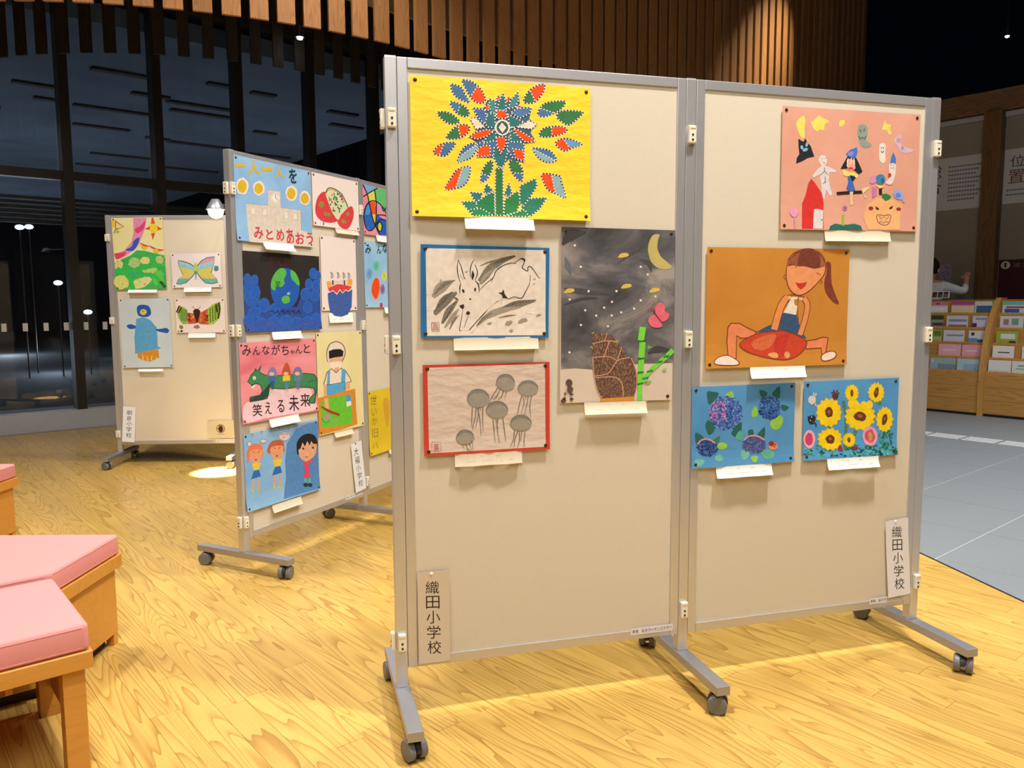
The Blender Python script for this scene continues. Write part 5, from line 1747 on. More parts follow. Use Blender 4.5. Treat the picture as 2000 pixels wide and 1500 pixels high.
Ch = Art('painting', 'pale yellow sheet with a masked child in apron cooking at a green board', 'picture', 'B1', (0.556, 1.107), (0.391, 0.54), [(703, 35), (1045, -5), (1052, 710), (725, 775)], paper_mat((222, 212, 160), (216, 206, 150), 5.0), GB, rot=0.0, curl=0.004)
SKC, LNC = (218, 168, 122), (110, 84, 60)
Ch.P('cooking_child', LNC, [(784, 240), (778, 180), (790, 130), (815, 100), (860, 88), (900, 108), (920, 150), (915, 200), (880, 260), (810, 262), (800, 245)], sm=True)
Ch.P('cooking_child', (222, 206, 194), [(789, 238), (784, 180), (796, 134), (818, 106), (860, 95), (895, 113), (914, 152), (908, 200), (878, 245), (815, 250)], sm=True)
Ch.P('cooking_child', SKC, [(800, 200), (900, 190), (895, 240), (870, 290), (820, 290), (800, 245)])
Ch.P('cooking_child', (28, 26, 26), [(796, 165), (830, 150), (880, 145), (905, 160), (900, 200), (870, 205), (840, 210), (798, 222)])
Ch.P('cooking_child', (226, 214, 202), [(805, 250), (890, 240), (882, 285), (850, 300), (815, 290)], sm=True)
Ch.P('cooking_child', SKC, [(835, 290), (870, 280), (868, 310), (842, 318)])
Ch.P('cooking_child', LNC, [(755, 410), (780, 320), (815, 292), (850, 320), (885, 285), (925, 310), (960, 370), (962, 392), (920, 400), (915, 480), (780, 490)])
Ch.P('cooking_child', (224, 212, 200), [(762, 408), (785, 324), (815, 299), (850, 328), (883, 293), (920, 315), (954, 370), (956, 386), (915, 394), (908, 470), (785, 480)])
Ch.P('cooking_child', SKC, [(755, 412), (785, 410), (790, 500), (790, 590), (770, 580), (760, 520)])
Ch.P('cooking_child', SKC, [(918, 395), (955, 390), (950, 440), (918, 450)])
AP = (84, 160, 206)
Ch.P('cooking_child', AP, [(778, 415), (840, 405), (915, 390), (912, 460), (850, 480), (780, 492)])
Ch.P('cooking_child', AP, [(788, 320), (805, 312), (802, 410), (780, 412)])
Ch.P('cooking_child', AP, [(890, 290), (922, 300), (915, 392), (885, 392)])
Ch.S('cooking_child', (60, 96, 130), [(780, 414), (840, 404), (916, 388)], 4)
Ch.P('cooking_board', (206, 134, 44), [(715, 510), (800, 490), (900, 460), (990, 440), (1000, 700), (870, 740), (725, 770)])
Ch.P('cooking_board', (100, 186, 50), [(735, 540), (800, 505), (920, 490), (962, 500), (965, 690), (880, 710), (740, 720)], sm=False)
Ch.P('cooking_board', (84, 150, 196), [(918, 490), (955, 484), (962, 560), (925, 570)])
Ch.P('cooking_board', (226, 216, 206), [(922, 535), (958, 530), (960, 562), (926, 572)])
Ch.P('cooking_child', SKC, [(760, 515), (790, 505), (795, 590), (785, 600), (765, 575)])
Ch.S('knife', (160, 52, 40), [(738, 570), (800, 605), (872, 632)], 20, taper=(0.5, 0.9))
Ch.E('ladle', (150, 148, 130), 778, 645, 24, 26)
Ch.S('ladle', (150, 148, 130), [(800, 655), (835, 665), (865, 665)], 10)
Ch.S('ladle', (90, 90, 80), [(740, 655), (770, 685), (800, 668)], 4)
Ch.done()
caption('cream caption slip under the cooking child picture', 'B1', (0.68, 0.567), (0.16, 0.03), mat=CAPTION_CREAM, off=0.004, lines=False)

Gi = Art('painting', 'blue sheet with two orange haired girls and a black haired girl', 'picture', 'B1', (0.02, 0.653), (0.527, 0.369), [(163, 785), (710, 675), (732, 1170), (205, 1355)], paper_mat((140, 184, 222), (116, 166, 214), 4.0), GB, rot=0.0, curl=0.008)
Gi.P('blue_wash', (70, 128, 190), [(490, 850), (560, 740), (640, 700), (712, 690), (730, 1165), (600, 1205), (470, 1250), (490, 1100), (480, 980)], grain=0.15)
for x, y, k in ((262, 930, 1.0), (418, 900, 0.9)):
    OR = (216, 118, 78) if x < 300 else (176, 92, 62)
    og = uniq('orange_haired_girl')
    Gi.P(og, OR, [(x - 65, y + 20), (x - 55, y - 50), (x - 10, y - 78), (x + 40, y - 70), (x + 52, y - 30), (x + 48, y + 10)], sm=True)
    Gi.P(og, (216, 152, 112), [(x - 45, y - 20), (x, y - 35), (x + 44, y - 30), (x + 44, y + 20), (x + 20, y + 62), (x - 20, y + 62), (x - 45, y + 25)], sm=True)
    Gi.S(og, (150, 80, 50), [(x - 28, y - 22), (x - 8, y - 12)], 5)
    Gi.S(og, (150, 80, 50), [(x + 10, y - 14), (x + 28, y - 24)], 5)
    Gi.E(og, (120, 50, 40), x + 2, y + 40, 9, 5)
    Gi.P(og, (224, 192, 60), [(x - 28, y + 68), (x + 42, y + 60), (x + 26, y + 112), (x - 14, y + 118)])
    Gi.P(og, (40, 104, 176), [(x - 12, y + 122), (x + 28, y + 112), (x + 42, y + 160), (x - 30, y + 184)])
    for dx in (-8, 32):
        Gi.S(og, (216, 152, 112), [(x + dx - 6, y + 180), (x + dx - 6, y + 255)], 12)
        Gi.S(og, (190, 186, 60), [(x + dx - 6, y + 255), (x + dx - 6, y + 280)], 14)
Gi.P('hair_strand', (216, 118, 78), [(200, 900), (215, 880), (215, 980), (195, 1000)])
Gi.P('black_haired_girl', (30, 28, 30), [(570, 930), (562, 850), (590, 800), (640, 776), (690, 790), (712, 840), (705, 905), (680, 880), (620, 870), (590, 900)], sm=True)
Gi.P('black_haired_girl', (214, 160, 128), [(575, 880), (600, 845), (660, 825), (705, 850), (700, 920), (660, 965), (630, 978), (590, 950)], sm=True)
Gi.P('black_haired_girl', (30, 28, 30), [(565, 900), (570, 840), (600, 800), (690, 800), (710, 850), (680, 850), (668, 830), (655, 862), (640, 830), (622, 870), (605, 840), (590, 885)])
Gi.dots('black_haired_girl', (60, 40, 40), [(610, 885), (680, 878)], 8)
Gi.E('black_haired_girl', (190, 80, 60), 635, 945, 9, 5)
Gi.P('black_haired_girl', (206, 70, 108), [(610, 985), (690, 958), (685, 975), (650, 990), (660, 1060), (668, 1085), (612, 1098), (628, 1040)])
for x in (628, 658):
    Gi.S('black_haired_girl', (96, 170, 150), [(x, 1095), (x, 1130)], 16)
    Gi.E('black_haired_girl', (28, 60, 62), x + 2, 1145, 17, 14)
for x, y, rx, ry in ((210, 852, 18, 20), (316, 832, 26, 16), (472, 796, 44, 34)):
    sp = uniq('speech_bubble')
    Gi.E(sp, (206, 196, 200), x, y, rx, ry)
    Gi.S(sp, (110, 70, 80), [(x - rx, y), (x, y - ry), (x + rx, y), (x, y + ry)], 3, closed=True)
Gi.S('speech_bubble', (180, 90, 100), [(445, 785), (480, 778), (495, 786)], 5)
Gi.S('speech_bubble', (180, 90, 100), [(455, 805), (478, 800)], 5)
for x, y in ((230, 790), (300, 770), (370, 750), (430, 735), (500, 740), (560, 730), (600, 725), (640, 725)):
    Gi.S('faded_lettering', (176, 110, 120), [(x - 10, y - 8), (x + 6, y - 10), (x - 2, y + 10)], 4)
Gi.done()
caption('cream caption slip under the three girls painting', 'B1', (0.184, 0.279), rot=0.0, mat=CAPTION_CREAM, off=0.008, bend=0.014)

Ab = Art('painting', 'abstract painting of bright curved cells in thick black outlines', 'picture', 'B2', (0.057, 1.925), (0.39, 0.277), [(1040, 305), (1309, 334), (1305, 687), (1050, 665)], paper_mat((222, 140, 160), (216, 128, 150), 6.0), GB, rot=0.0, curl=0.003)
Ab.P(uniq('color_cell'), (116, 166, 216), [(1042, 306), (1150, 320), (1075, 370)])
Ab.P(uniq('color_cell'), (206, 206, 84), [(1072, 375), (1128, 335), (1135, 440), (1085, 430)])
Ab.P(uniq('color_cell'), (96, 186, 110), [(1128, 335), (1150, 320), (1309, 334), (1308, 450), (1205, 490), (1180, 450), (1137, 430)])
Ab.P(uniq('color_cell'), (206, 150, 170), [(1180, 450), (1205, 500), (1160, 520), (1140, 440)])
Ab.P(uniq('color_cell'), (222, 76, 36), [(1085, 440), (1130, 425), (1140, 500), (1135, 570), (1110, 540)])
Ab.P(uniq('color_cell'), (222, 190, 60), [(1105, 520), (1138, 520), (1130, 592)])
Ab.P(uniq('color_cell'), (34, 96, 190), [(1085, 440), (1060, 480), (1052, 540), (1062, 610), (1090, 640), (1118, 630), (1132, 595), (1105, 520)], sm=False)
Ab.P(uniq('color_cell'), (70, 140, 206), [(1084, 450), (1066, 480), (1060, 530), (1085, 530), (1100, 500)])
Ab.P(uniq('color_cell'), (30, 86, 190), [(1145, 520), (1180, 545), (1222, 560), (1230, 600), (1215, 665), (1160, 668), (1135, 600)], sm=False)
Ab.P(uniq('color_cell'), (190, 206, 60), [(1145, 590), (1165, 570), (1180, 600), (1170, 640), (1150, 630)], sm=True)
Ab.P(uniq('color_cell'), (240, 130, 60), [(1230, 480), (1300, 470), (1300, 640), (1240, 660)])
for q in ([(1042, 310), (1075, 380), (1090, 450), (1110, 540), (1135, 610), (1160, 665)], [(1045, 400), (1090, 365), (1150, 322)], [(1128, 335), (1140, 440), (1138, 540), (1132, 600)], [(1132, 600), (1110, 632), (1080, 638), (1058, 600), (1052, 520), (1075, 450), (1115, 422), (1160, 435), (1200, 480), (1222, 540), (1225, 600), (1212, 670)], [(1145, 525), (1180, 520), (1215, 525)], [(1180, 452), (1195, 490), (1222, 430), (1230, 335)], [(1135, 600), (1160, 560), (1200, 555), (1224, 580)], [(1148, 590), (1165, 572), (1180, 600), (1170, 640), (1150, 628), (1148, 590)]):
    Ab.S('black_outline', (26, 26, 30), q, 8)
Ab.done()
caption('white caption slip under the abstract outlined painting', 'B2', (0.18, 1.652), off=0.008, bend=0.01)

Mi = Art('poster_painting', 'light blue poster of coloured blots with black brush lettering on top', 'picture', 'B2', (0.056, 1.609), (0.54, 0.373), [(1048, 715), (1422, 785), (1415, 1212), (1065, 1200)], paper_mat((160, 200, 228), (132, 180, 220), 4.0), GB, rot=0.0, curl=0.003)
for x, y, rx, ry, c in ((1148, 910, 26, 40, (96, 186, 164)), (1095, 965, 26, 42, (110, 158, 206)), (1210, 985, 22, 38, (206, 206, 96)), (1195, 1080, 20, 36, (130, 104, 170)), (1183, 1190, 12, 20, (196, 60, 106)), (1290, 950, 26, 40, (220, 120, 90)), (1340, 1060, 26, 44, (110, 150, 206))):
    cb = uniq('color_blot')
    Mi.E(cb, tuple(int(v * 0.7 + w * 0.3) for v, w in zip(c, (160, 200, 228))), x, y, rx, ry, wob=0.08)
    Mi.E(cb, c, x, y, rx * 0.75, ry * 0.75, wob=0.1)
    Mi.S(cb, tuple(int(v * 0.6) for v in c), [(x - 5, y - 12), (x + 2, y), (x - 4, y + 12)], 4)
Mi.P('color_blot', (226, 160, 130), [(1140, 990), (1172, 1010), (1178, 1080), (1160, 1140), (1135, 1150), (1108, 1100), (1112, 1040)], sm=True)
Mi.P('color_blot', (222, 76, 36), [(1142, 997), (1168, 1015), (1173, 1080), (1156, 1134), (1137, 1142), (1113, 1098), (1117, 1042)], sm=True)
for ch, bx in (('み', (1060, 744, 1106, 816)), ('ん', (1152, 757, 1188, 822)), ('な', (1196, 748, 1240, 815)), ('で', (1290, 770, 1340, 835))):
    Mi.T('lettering', (34, 40, 50), ch, bx, .02)
Mi.done()
caption('white caption slip under the coloured blots poster', 'B2', (0.252, 1.237), off=0.008, bend=0.01)

Ye = Art('poster_painting', 'yellow poster with a column of thin pencilled lettering', 'picture', 'B2', (0.064, 0.753), (0.54, 0.375), [(1083, 470), (1437, 425), (1430, 866), (1092, 932)], paper_mat((222, 194, 40), (206, 180, 36), 4.0, 0.6), GB, rot=0.0, curl=0.008)
Ye.P('brown_streak', (206, 160, 36), [(1195, 545), (1230, 530), (1240, 640), (1225, 740), (1205, 680)], sm=True, grain=0.1)
for ch, bx in (('世', (1098, 496, 1146, 566)), ('い', (1108, 592, 1144, 648)), ('か', (1112, 660, 1148, 715)), ('旧', (1112, 742, 1152, 806)), ('バ', (1110, 838, 1152, 882))):
    Ye.T('lettering', (96, 92, 48), ch, bx, -0.012)
Ye.done()
caption('white caption slip under the yellow lettered poster', 'B2', (0.27, 0.391), off=0.008, bend=0.01)

# --- stand C ---------------------------------------------------------------------------
Fe = Art('painting', 'pale yellow painting of a ribbon and sun over a green animal field', 'picture', 'C1', (0.05, 1.927), (0.388, 0.55), [(65, 110), (490, 105), (522, 690), (120, 690)], paper_mat((224, 216, 162), (218, 210, 152), 4.0), GC, rot=0.018, curl=0.004, pins=True)
Fe.P('ribbon', (214, 136, 172), [(248, 110), (360, 112), (345, 200), (325, 260), (290, 340), (245, 385), (180, 430), (110, 460), (97, 410), (180, 380), (235, 310), (250, 240)])
Fe.P('ribbon', (206, 64, 112), [(350, 135), (335, 200), (285, 240), (262, 205), (310, 175)], sm=True)
Fe.P('ribbon', (50, 86, 184), [(300, 275), (285, 340), (245, 385), (185, 375), (235, 350), (255, 300)], sm=True)
Fe.P('ribbon', (216, 60, 92), [(98, 405), (150, 400), (190, 390), (175, 425), (120, 448)], sm=True)
for q in ([(400, 115), (415, 105), (430, 160), (395, 165)], [(490, 205), (445, 180), (445, 222)], [(410, 300), (395, 240), (430, 240)], [(340, 205), (390, 180), (390, 215)]):
    Fe.P('sun', (214, 84, 34), q)
Fe.E('sun', (230, 200, 30), 418, 202, 34, 36)
Fe.P('garland', (214, 184, 60), [(310, 345), (370, 355), (340, 382)], sm=True)
Fe.P('garland', (214, 184, 60), [(410, 375), (470, 390), (430, 410)], sm=True)
for q in ([(302, 322), (340, 340), (380, 350)], [(380, 345), (410, 362), (440, 372)], [(445, 372), (470, 382), (500, 380)]):
    Fe.S('garland', (206, 60, 64), q, 14, taper=(0.4, 0.4))
Fe.P('field', (54, 172, 84), [(100, 480), (160, 450), (230, 420), (280, 380), (340, 385), (420, 405), (505, 425), (522, 690), (120, 690)])
for x, y, rx, ry, c in ((135, 500, 34, 40, (206, 206, 130)), (258, 480, 46, 42, (160, 196, 120)), (345, 462, 40, 30, (210, 206, 130)), (465, 460, 32, 34, (170, 190, 120)), (390, 540, 60, 30, (176, 196, 120)), (320, 640, 80, 42, (206, 206, 130)), (160, 630, 60, 60, (206, 206, 110)), (455, 600, 46, 60, (90, 190, 70)), (240, 560, 60, 18, (54, 160, 130)), (360, 620, 40, 26, (210, 206, 150))):
    Fe.E('animal', c, x, y, rx, ry, rr.uniform(-20, 20), wob=0.14, grain=0.1)
Fe.layers += 1
for _ in range(36):
    Fe.E('animal', rr.choice([(60, 90, 50), (90, 110, 80), (200, 180, 80), (60, 84, 96)]), rr.uniform(110, 510), rr.uniform(440, 680), rr.uniform(3, 6), n=6, layer=Fe.layers)
for q in ([(130, 560), (240, 545), (360, 520), (470, 500)], [(270, 600), (360, 575), (440, 600), (470, 660)], [(120, 520), (180, 560), (230, 620), (260, 685)]):
    Fe.S('field', (48, 184, 70), q, 28)
Fe.P('flag', (222, 190, 40), [(70, 128), (98, 130), (102, 190), (76, 190)])
Fe.S('flag', (150, 80, 50), [(102, 125), (104, 200), (88, 240)], 6)
Fe.S('flag', (180, 84, 60), [(106, 140), (170, 184), (106, 205)], 8, sm=False)
Fe.E('flag', (150, 190, 70), 118, 226, 18, 12)
for x, y in ((475, 640), (500, 670), (490, 655)):
    Fe.E('animal', (56, 70, 40), x, y, 14, 10, wob=0.2)
Fe.done()
caption('white caption slip curling outwards under the ribbon and field painting', 'C1', (0.155, 1.377), (0.22, 0.022), off=0.012, bend=0.02, lines=False)

B1_ = Art('painting', 'white sheet with a pastel striped butterfly', 'picture', 'C1', (0.49, 1.654), (0.38, 0.264), [(555, 400), (960, 395), (975, 670), (580, 680)], paper_mat((226, 214, 216)), GC, rot=0.01, curl=0.003)
for sgn, pts in ((0, [(615, 455), (660, 460), (720, 480), (760, 510), (760, 560), (740, 590), (690, 640), (640, 655), (606, 650), (620, 610), (660, 580), (640, 540), (620, 500)]), (1, [(765, 510), (800, 460), (850, 430), (915, 422), (910, 480), (890, 560), (930, 600), (945, 635), (900, 648), (840, 640), (800, 600), (770, 560)])):
    B1_.P('butterfly', (70, 130, 130), pts)
    ii = inset(pts, 9)
    B1_.P('butterfly', (206, 196, 90), ii)
    for y, c in ((590, (206, 170, 150)), (605, (104, 176, 150))):
        B1_.P('butterfly', c, clip(ii, lambda p, y=y: p[1] - y))
    for y, c in ((545, (140, 196, 206)), (515, (170, 190, 206)), (500, (206, 150, 176))):
        B1_.P('butterfly', c, clip(ii, lambda p, y=y: (y - (p[0] - 760) * 0.22 * (1 if sgn else -1) * 1.3) - p[1]))
B1_.S('butterfly', (190, 190, 90), [(762, 480), (764, 540)], 26)
B1_.S('butterfly', (84, 150, 160), [(764, 545), (766, 615)], 16, taper=(1, 0.3))
B1_.S('butterfly', (190, 190, 90), [(758, 480), (748, 462)], 4)
B1_.S('butterfly', (190, 190, 90), [(766, 480), (775, 462)], 4)
B1_.E('small_flower', (80, 130, 136), 928, 520, 20, 22, wob=0.25)
B1_.done()
caption('white caption slip under the pastel butterfly', 'C1', (0.58, 1.3945), rot=0.006, off=0.006)

Pe = Art('collage', 'pale blue sheet with a light blue bird figure, yellow-faced with orange feet', 'picture', 'C1', (0.074, 1.306), (0.388, 0.54), [(130, 765), (540, 765), (578, 1320), (170, 1330)], paper_mat((196, 208, 214), (186, 200, 208), 4.0), GC, rot=0.01, curl=0.004)
Pe.P('bird', (84, 158, 206), [(275, 930), (330, 915), (390, 940), (440, 1000), (448, 1080), (450, 1150), (480, 1170), (430, 1180), (300, 1205), (268, 1215), (260, 1080), (268, 990)], grain=0.08)
Pe.P('bird', (38, 84, 176), [(278, 850), (290, 822), (330, 815), (375, 828), (395, 880), (375, 910), (330, 914), (290, 900)], sm=True)
Pe.E('bird', (206, 200, 84), 332, 874, 28, 24)
Pe.E('bird', (160, 160, 60), 328, 868, 10, 8)
Pe.P('bird', (38, 84, 176), [(195, 985), (230, 972), (272, 990), (260, 1008), (220, 1010)], sm=True)
Pe.P('bird', (38, 84, 176), [(432, 1015), (480, 1010), (520, 1005), (540, 1025), (525, 1046), (490, 1040), (450, 1030)], sm=True)
Pe.P('bird', (206, 140, 40), [(285, 1210), (360, 1190), (455, 1180), (465, 1245), (430, 1260), (380, 1280), (320, 1260), (290, 1245)])
for q in ([(325, 1215), (335, 1260)], [(365, 1230), (372, 1275)], [(405, 1225), (400, 1265)], [(440, 1240), (448, 1255)]):
    Pe.S('bird', (222, 200, 160), q, 12, taper=(0.3, 1))
Pe.done()
caption('white caption slip curling outwards under the blue bird figure', 'C1', (0.2, 0.757), (0.19, 0.018), off=0.012, bend=0.012, lines=False)

B2_ = Art('painting', 'white sheet with a checkered green, red and black butterfly', 'picture', 'C1', (0.505, 1.304), (0.38, 0.266), [(590, 768), (990, 768), (1005, 1040), (610, 1048)], paper_mat((226, 212, 206)), GC, rot=0.006, curl=0.003)
B2_.P('butterfly', (190, 84, 50), [(690, 880), (745, 890), (770, 900), (770, 970), (700, 975), (690, 930)])
B2_.P('butterfly', (190, 84, 50), [(775, 900), (805, 880), (860, 850), (870, 980), (800, 975), (778, 960)])
B2_.P('butterfly', (130, 176, 70), [(605, 870), (625, 822), (660, 835), (695, 860), (690, 920), (695, 975), (655, 975), (625, 930)])
B2_.P('butterfly', (150, 186, 60), [(858, 850), (900, 815), (960, 795), (965, 850), (950, 930), (910, 975), (868, 980)])
for q in ([(605, 880), (628, 825)], [(622, 885), (645, 838)], [(945, 800), (955, 860), (945, 930)], [(925, 812), (935, 880)]):
    B2_.S('butterfly', (66, 50, 30), q, 13)
B2_.layers += 1
for _ in range(70):
    x = rr.uniform(700, 865)
    if 742 < x < 800:
        continue
    B2_.P('butterfly', rr.choice([(226, 190, 60), (150, 40, 36), (214, 120, 50), (130, 40, 30)]), [(x - 7, (y := rr.uniform(890, 965)) - 5), (x + 7, y - 7), (x + 7, y + 5), (x - 7, y + 6)], layer=B2_.layers)
B2_.layers += 1
for i in range(10):
    for j in range(4):
        x, y = 872 + j * 20 + i * 0.5, 850 - j * 10 + i * 13
        if y < 960 - j * 8:
            B2_.P('butterfly', (30, 40, 26), [(x, y), (x + 12, y - 3), (x + 12, y + 4), (x, y + 7)], layer=B2_.layers)
        x, y = 640 + j * 14, 850 + i * 12 + j * 4
        if y < 950:
            B2_.P('butterfly', (40, 66, 34), [(x, y), (x + 9, y + 3), (x + 9, y + 9), (x, y + 6)], layer=B2_.layers)
B2_.P('butterfly', (56, 28, 26), [(742, 870), (760, 852), (785, 855), (800, 875), (790, 920), (776, 970), (760, 930), (750, 900)], sm=True)
for q in ([(755, 855), (740, 835), (732, 832)], [(782, 855), (795, 838), (803, 832)]):
    B2_.S('butterfly', (110, 100, 100), q, 4)
B2_.E('small_flower', (150, 110, 104), 772, 998, 26, 15, wob=0.25)
B2_.E('small_flower', (120, 130, 40), 645, 1000, 18, 16, wob=0.3)
B2_.E('small_flower', (70, 60, 50), 650, 1032, 12, 9, wob=0.2)
B2_.done()
caption('white caption slip under the checkered butterfly', 'C1', (0.597, 1.037), off=0.006)

Ha = Art('notice_sheet', 'clear notice sheet with a round red hand symbol on the penguin stand', 'notice', 'C1', (0.715, 0.341), (0.212, 0.143), [(1510, 275), (1860, 270), (1860, 508), (1510, 508)], paper_mat((200, 190, 162), (196, 186, 156), 4.0, 0.35), None, off=0.0008, rot=0.0, curl=0.0, pins=False)
Ha.S('hand_symbol', (110, 66, 48), [(1672 + 52 * math.cos(a * math.pi / 8), 384 + 52 * math.sin(a * math.pi / 8)) for a in range(16)], 9, closed=True)
HB = (56, 36, 22)
Ha.P('hand_symbol', HB, [(1640, 385), (1655, 360), (1690, 355), (1700, 390), (1690, 425), (1655, 425)], sm=True)
for q in ([(1658, 370), (1650, 345)], [(1668, 365), (1665, 338)], [(1679, 365), (1681, 338)], [(1689, 370), (1696, 348)], [(1650, 395), (1632, 378)]):
    Ha.S('hand_symbol', HB, q, 10)
Ha.S('hand_symbol', (150, 60, 44), [(1690, 350), (1708, 385), (1695, 420)], 8)
for i in range(7):
    Ha.S('lettering', (90, 76, 60), [(1632 + i * 13, 458), (1641 + i * 13, 456)], 7, sm=False)
Ha.pin((1667 - 1510) / 350 * 0.212, -0.006, M_PINW, 0.005)
Ha.done()
# ------------------------------------------------------------------ pink cushioned benches
def poly_obj(name, pts, z0, z1, mat, parent, bevel=0.0, seg=3):
    bm = bmesh.new()
    add_prism(bm, pts, z0, z1)
    if bevel:
        bmesh.ops.bevel(bm, geom=list(bm.edges), offset=bevel, segments=seg, affect='EDGES', profile=0.6)
    return link(name, mesh_of(bm, name, mat, bevel > 0.008), parent)


def inset_poly(pts, d):
    n = len(pts)
    out = []
    for i in range(n):
        p0, p1, p2 = Vector(pts[i - 1]), Vector(pts[i]), Vector(pts[(i + 1) % n])
        e1, e2 = (p1 - p0).normalized(), (p2 - p1).normalized()
        n1, n2 = Vector((-e1.y, e1.x)), Vector((-e2.y, e2.x))
        m = (n1 + n2)
        m = m / max(0.2, m.dot(n1))
        q = p1 + m * d
        out.append((q.x, q.y))
    return out


def bench(label, loc, rz, pts, legs=True):
    r = tag(empty('cushioned_bench', loc, rz), label, 'bench', 'pink cushioned benches')
    c = poly_obj('cushion', inset_poly(pts, 0.002), 0.337, 0.412, M_PINK, r, 0.014)
    bm = bmesh.new()
    ip = inset_poly(pts, 0.0035)
    n = len(ip)
    for z in (0.402, 0.347):
        for i in range(n):
            a_, b_ = ip[i], ip[(i + 1) % n]
            d = Vector((b_[0] - a_[0], b_[1] - a_[1])).normalized() * 0.016
            add_cyl(bm, (a_[0] + d.x, a_[1] + d.y, z), (b_[0] - d.x, b_[1] - d.y, z), 0.0022, 0.0022, 6)
    link('piping', mesh_of(bm, 'piping', M_PINK), c)
    poly_obj('seat_frame', inset_poly(pts, -0.003), 0.290, 0.337, M_BENCH, r, 0.002, 1)
    return r


W1, D1 = 0.95, 0.475
b1 = bench('pink bench nearest the viewer, open at the front with square legs', AB(0.447 - W1, 2.292), BROT, [(0, 0), (W1, 0), (W1, D1), (0, D1)])
for x, y in ((W1 - 0.07, 0.015), (0.015, 0.015), (W1 - 0.07, D1 - 0.07), (0.015, D1 - 0.07)):
    box('leg', (x + 0.0275, y + 0.0275, 0.145), (0.055, 0.055, 0.2896), M_BENCH, b1, 0, 0.002)
box('back_panel', (W1 / 2, D1 - 0.03, 0.211), (W1 - 0.15, 0.016, 0.156), M_BENCH, b1)
box('side_panel', (W1 - 0.03, D1 / 2, 0.19), (0.016, D1 - 0.145, 0.196), M_BENCH, b1)
box('divider', (W1 - 0.17, D1 - 0.16, 0.24), (0.018, 0.24, 0.098), M_BENCH, b1)


def box_base(r, pts):
    poly_obj('side_panel', inset_poly(pts, 0.016), 0.042, 0.2895, M_BENCH, r, 0.002, 1)
    poly_obj('toe_kick', inset_poly(pts, 0.05), 0.0, 0.042, M_CASTER_D, r)
    for p in inset_poly(pts, 0.032):
        box('foot', (p[0], p[1], 0.021), (0.028, 0.028, 0.0418), M_BENCH, r)


P2 = [(-0.50, -0.425), (-0.005, -0.01), (0.0, 0.425), (-0.60, 0.425)]
b2 = bench('wedge-shaped pink bench with a closed wooden base, behind the nearest bench', (-1.462, 2.452, 0), 0, P2)
box_base(b2, P2)
P3 = [(-0.55, -0.24), (0.0, -0.24), (0.0, 0.24), (-0.55, 0.24)]
b3 = bench('farthest pink bench, only its corner showing at the frame edge', (-2.672, 3.97, 0), 0, P3)
box_base(b3, P3)

# ------------------------------------------------------------------ arm lamp on the penguin stand
lampr = tag(empty('arm_lamp', (-2.187, 6.285, 1.951)), 'glaring white arm lamp reaching out above the penguin stand', 'lamp')
bm = bmesh.new()
add_box(bm, (0, 0, 0.011), (0.03, 0.05, 0.018), 0.04, 0.003)
link('clamp', mesh_of(bm, 'clamp', M_ALU2), lampr)
bm = bmesh.new()
add_cyl(bm, (0, 0, 0.02), (0, 0, 0.06), 0.006, 0.006, 10)
add_cyl(bm, (0, 0, 0.06), (0.004, -0.30, 0.06), 0.006, 0.006, 10)
link('arm', mesh_of(bm, 'arm', M_ALU2), lampr)
bm = bmesh.new()
n = 20
prof = [(0.018, 0.082), (0.028, 0.08), (0.068, 0.012), (0.071, 0.004), (0.066, 0.010), (0.022, 0.072)]
rings = [[bm.verts.new((0.004 + r_ * math.cos(2 * math.pi * i / n), -0.32 + r_ * math.sin(2 * math.pi * i / n), z)) for i in range(n)] for r_, z in prof]
for a_, b_ in zip(rings, rings[1:]):
    for i in range(n):
        bm.faces.new((a_[i], a_[(i + 1) % n], b_[(i + 1) % n], b_[i]))
bm.faces.new(rings[0])
link('lamp_shade', mesh_of(bm, 'lamp_shade', M_ALU2, True), lampr)
bm = bmesh.new()
bmesh.ops.create_uvsphere(bm, u_segments=18, v_segments=12, radius=0.056, matrix=Matrix.Translation((0.004, -0.32, -0.004)))
link('bulb', mesh_of(bm, 'bulb', emit('lamp_warm_white', (1.0, 0.93, 0.78), 16), True), lampr)
d = bpy.data.lights.new('arm_lamp_light', 'SPOT')
d.energy = 2600
d.color = (1.0, 0.96, 0.9)
d.spot_size = math.radians(13)
d.spot_blend = 0.5
d.shadow_soft_size = 0.02
lo = bpy.data.objects.new('arm_lamp_light', d)
COL.objects.link(lo)
lo.parent = lampr
lo.location = (0.004, -0.32, -0.07)
lo.rotation_euler = (math.radians(-2), math.radians(1), 0)

# ------------------------------------------------------------------ leaflet rack
RKB = (2.15, 3.30, 4.45)
rack = tag(empty('leaflet_rack', AB(9.45, 3.30)), 'wooden leaflet rack with stepped tiers and curved uprights', 'rack')
RL = Vector(rack.location)


def rb(name, a0, a1, b0, b1_, z0, z1, mat, bevel=0.0, parent=None):
    o = bbox(name, a0, a1, b0, b1_, z0, z1, mat, None, bevel)
    mw = o.matrix_basis.copy()
    o.parent = rack
    o.matrix_basis = Matrix.Translation(-RL) @ mw
    return o


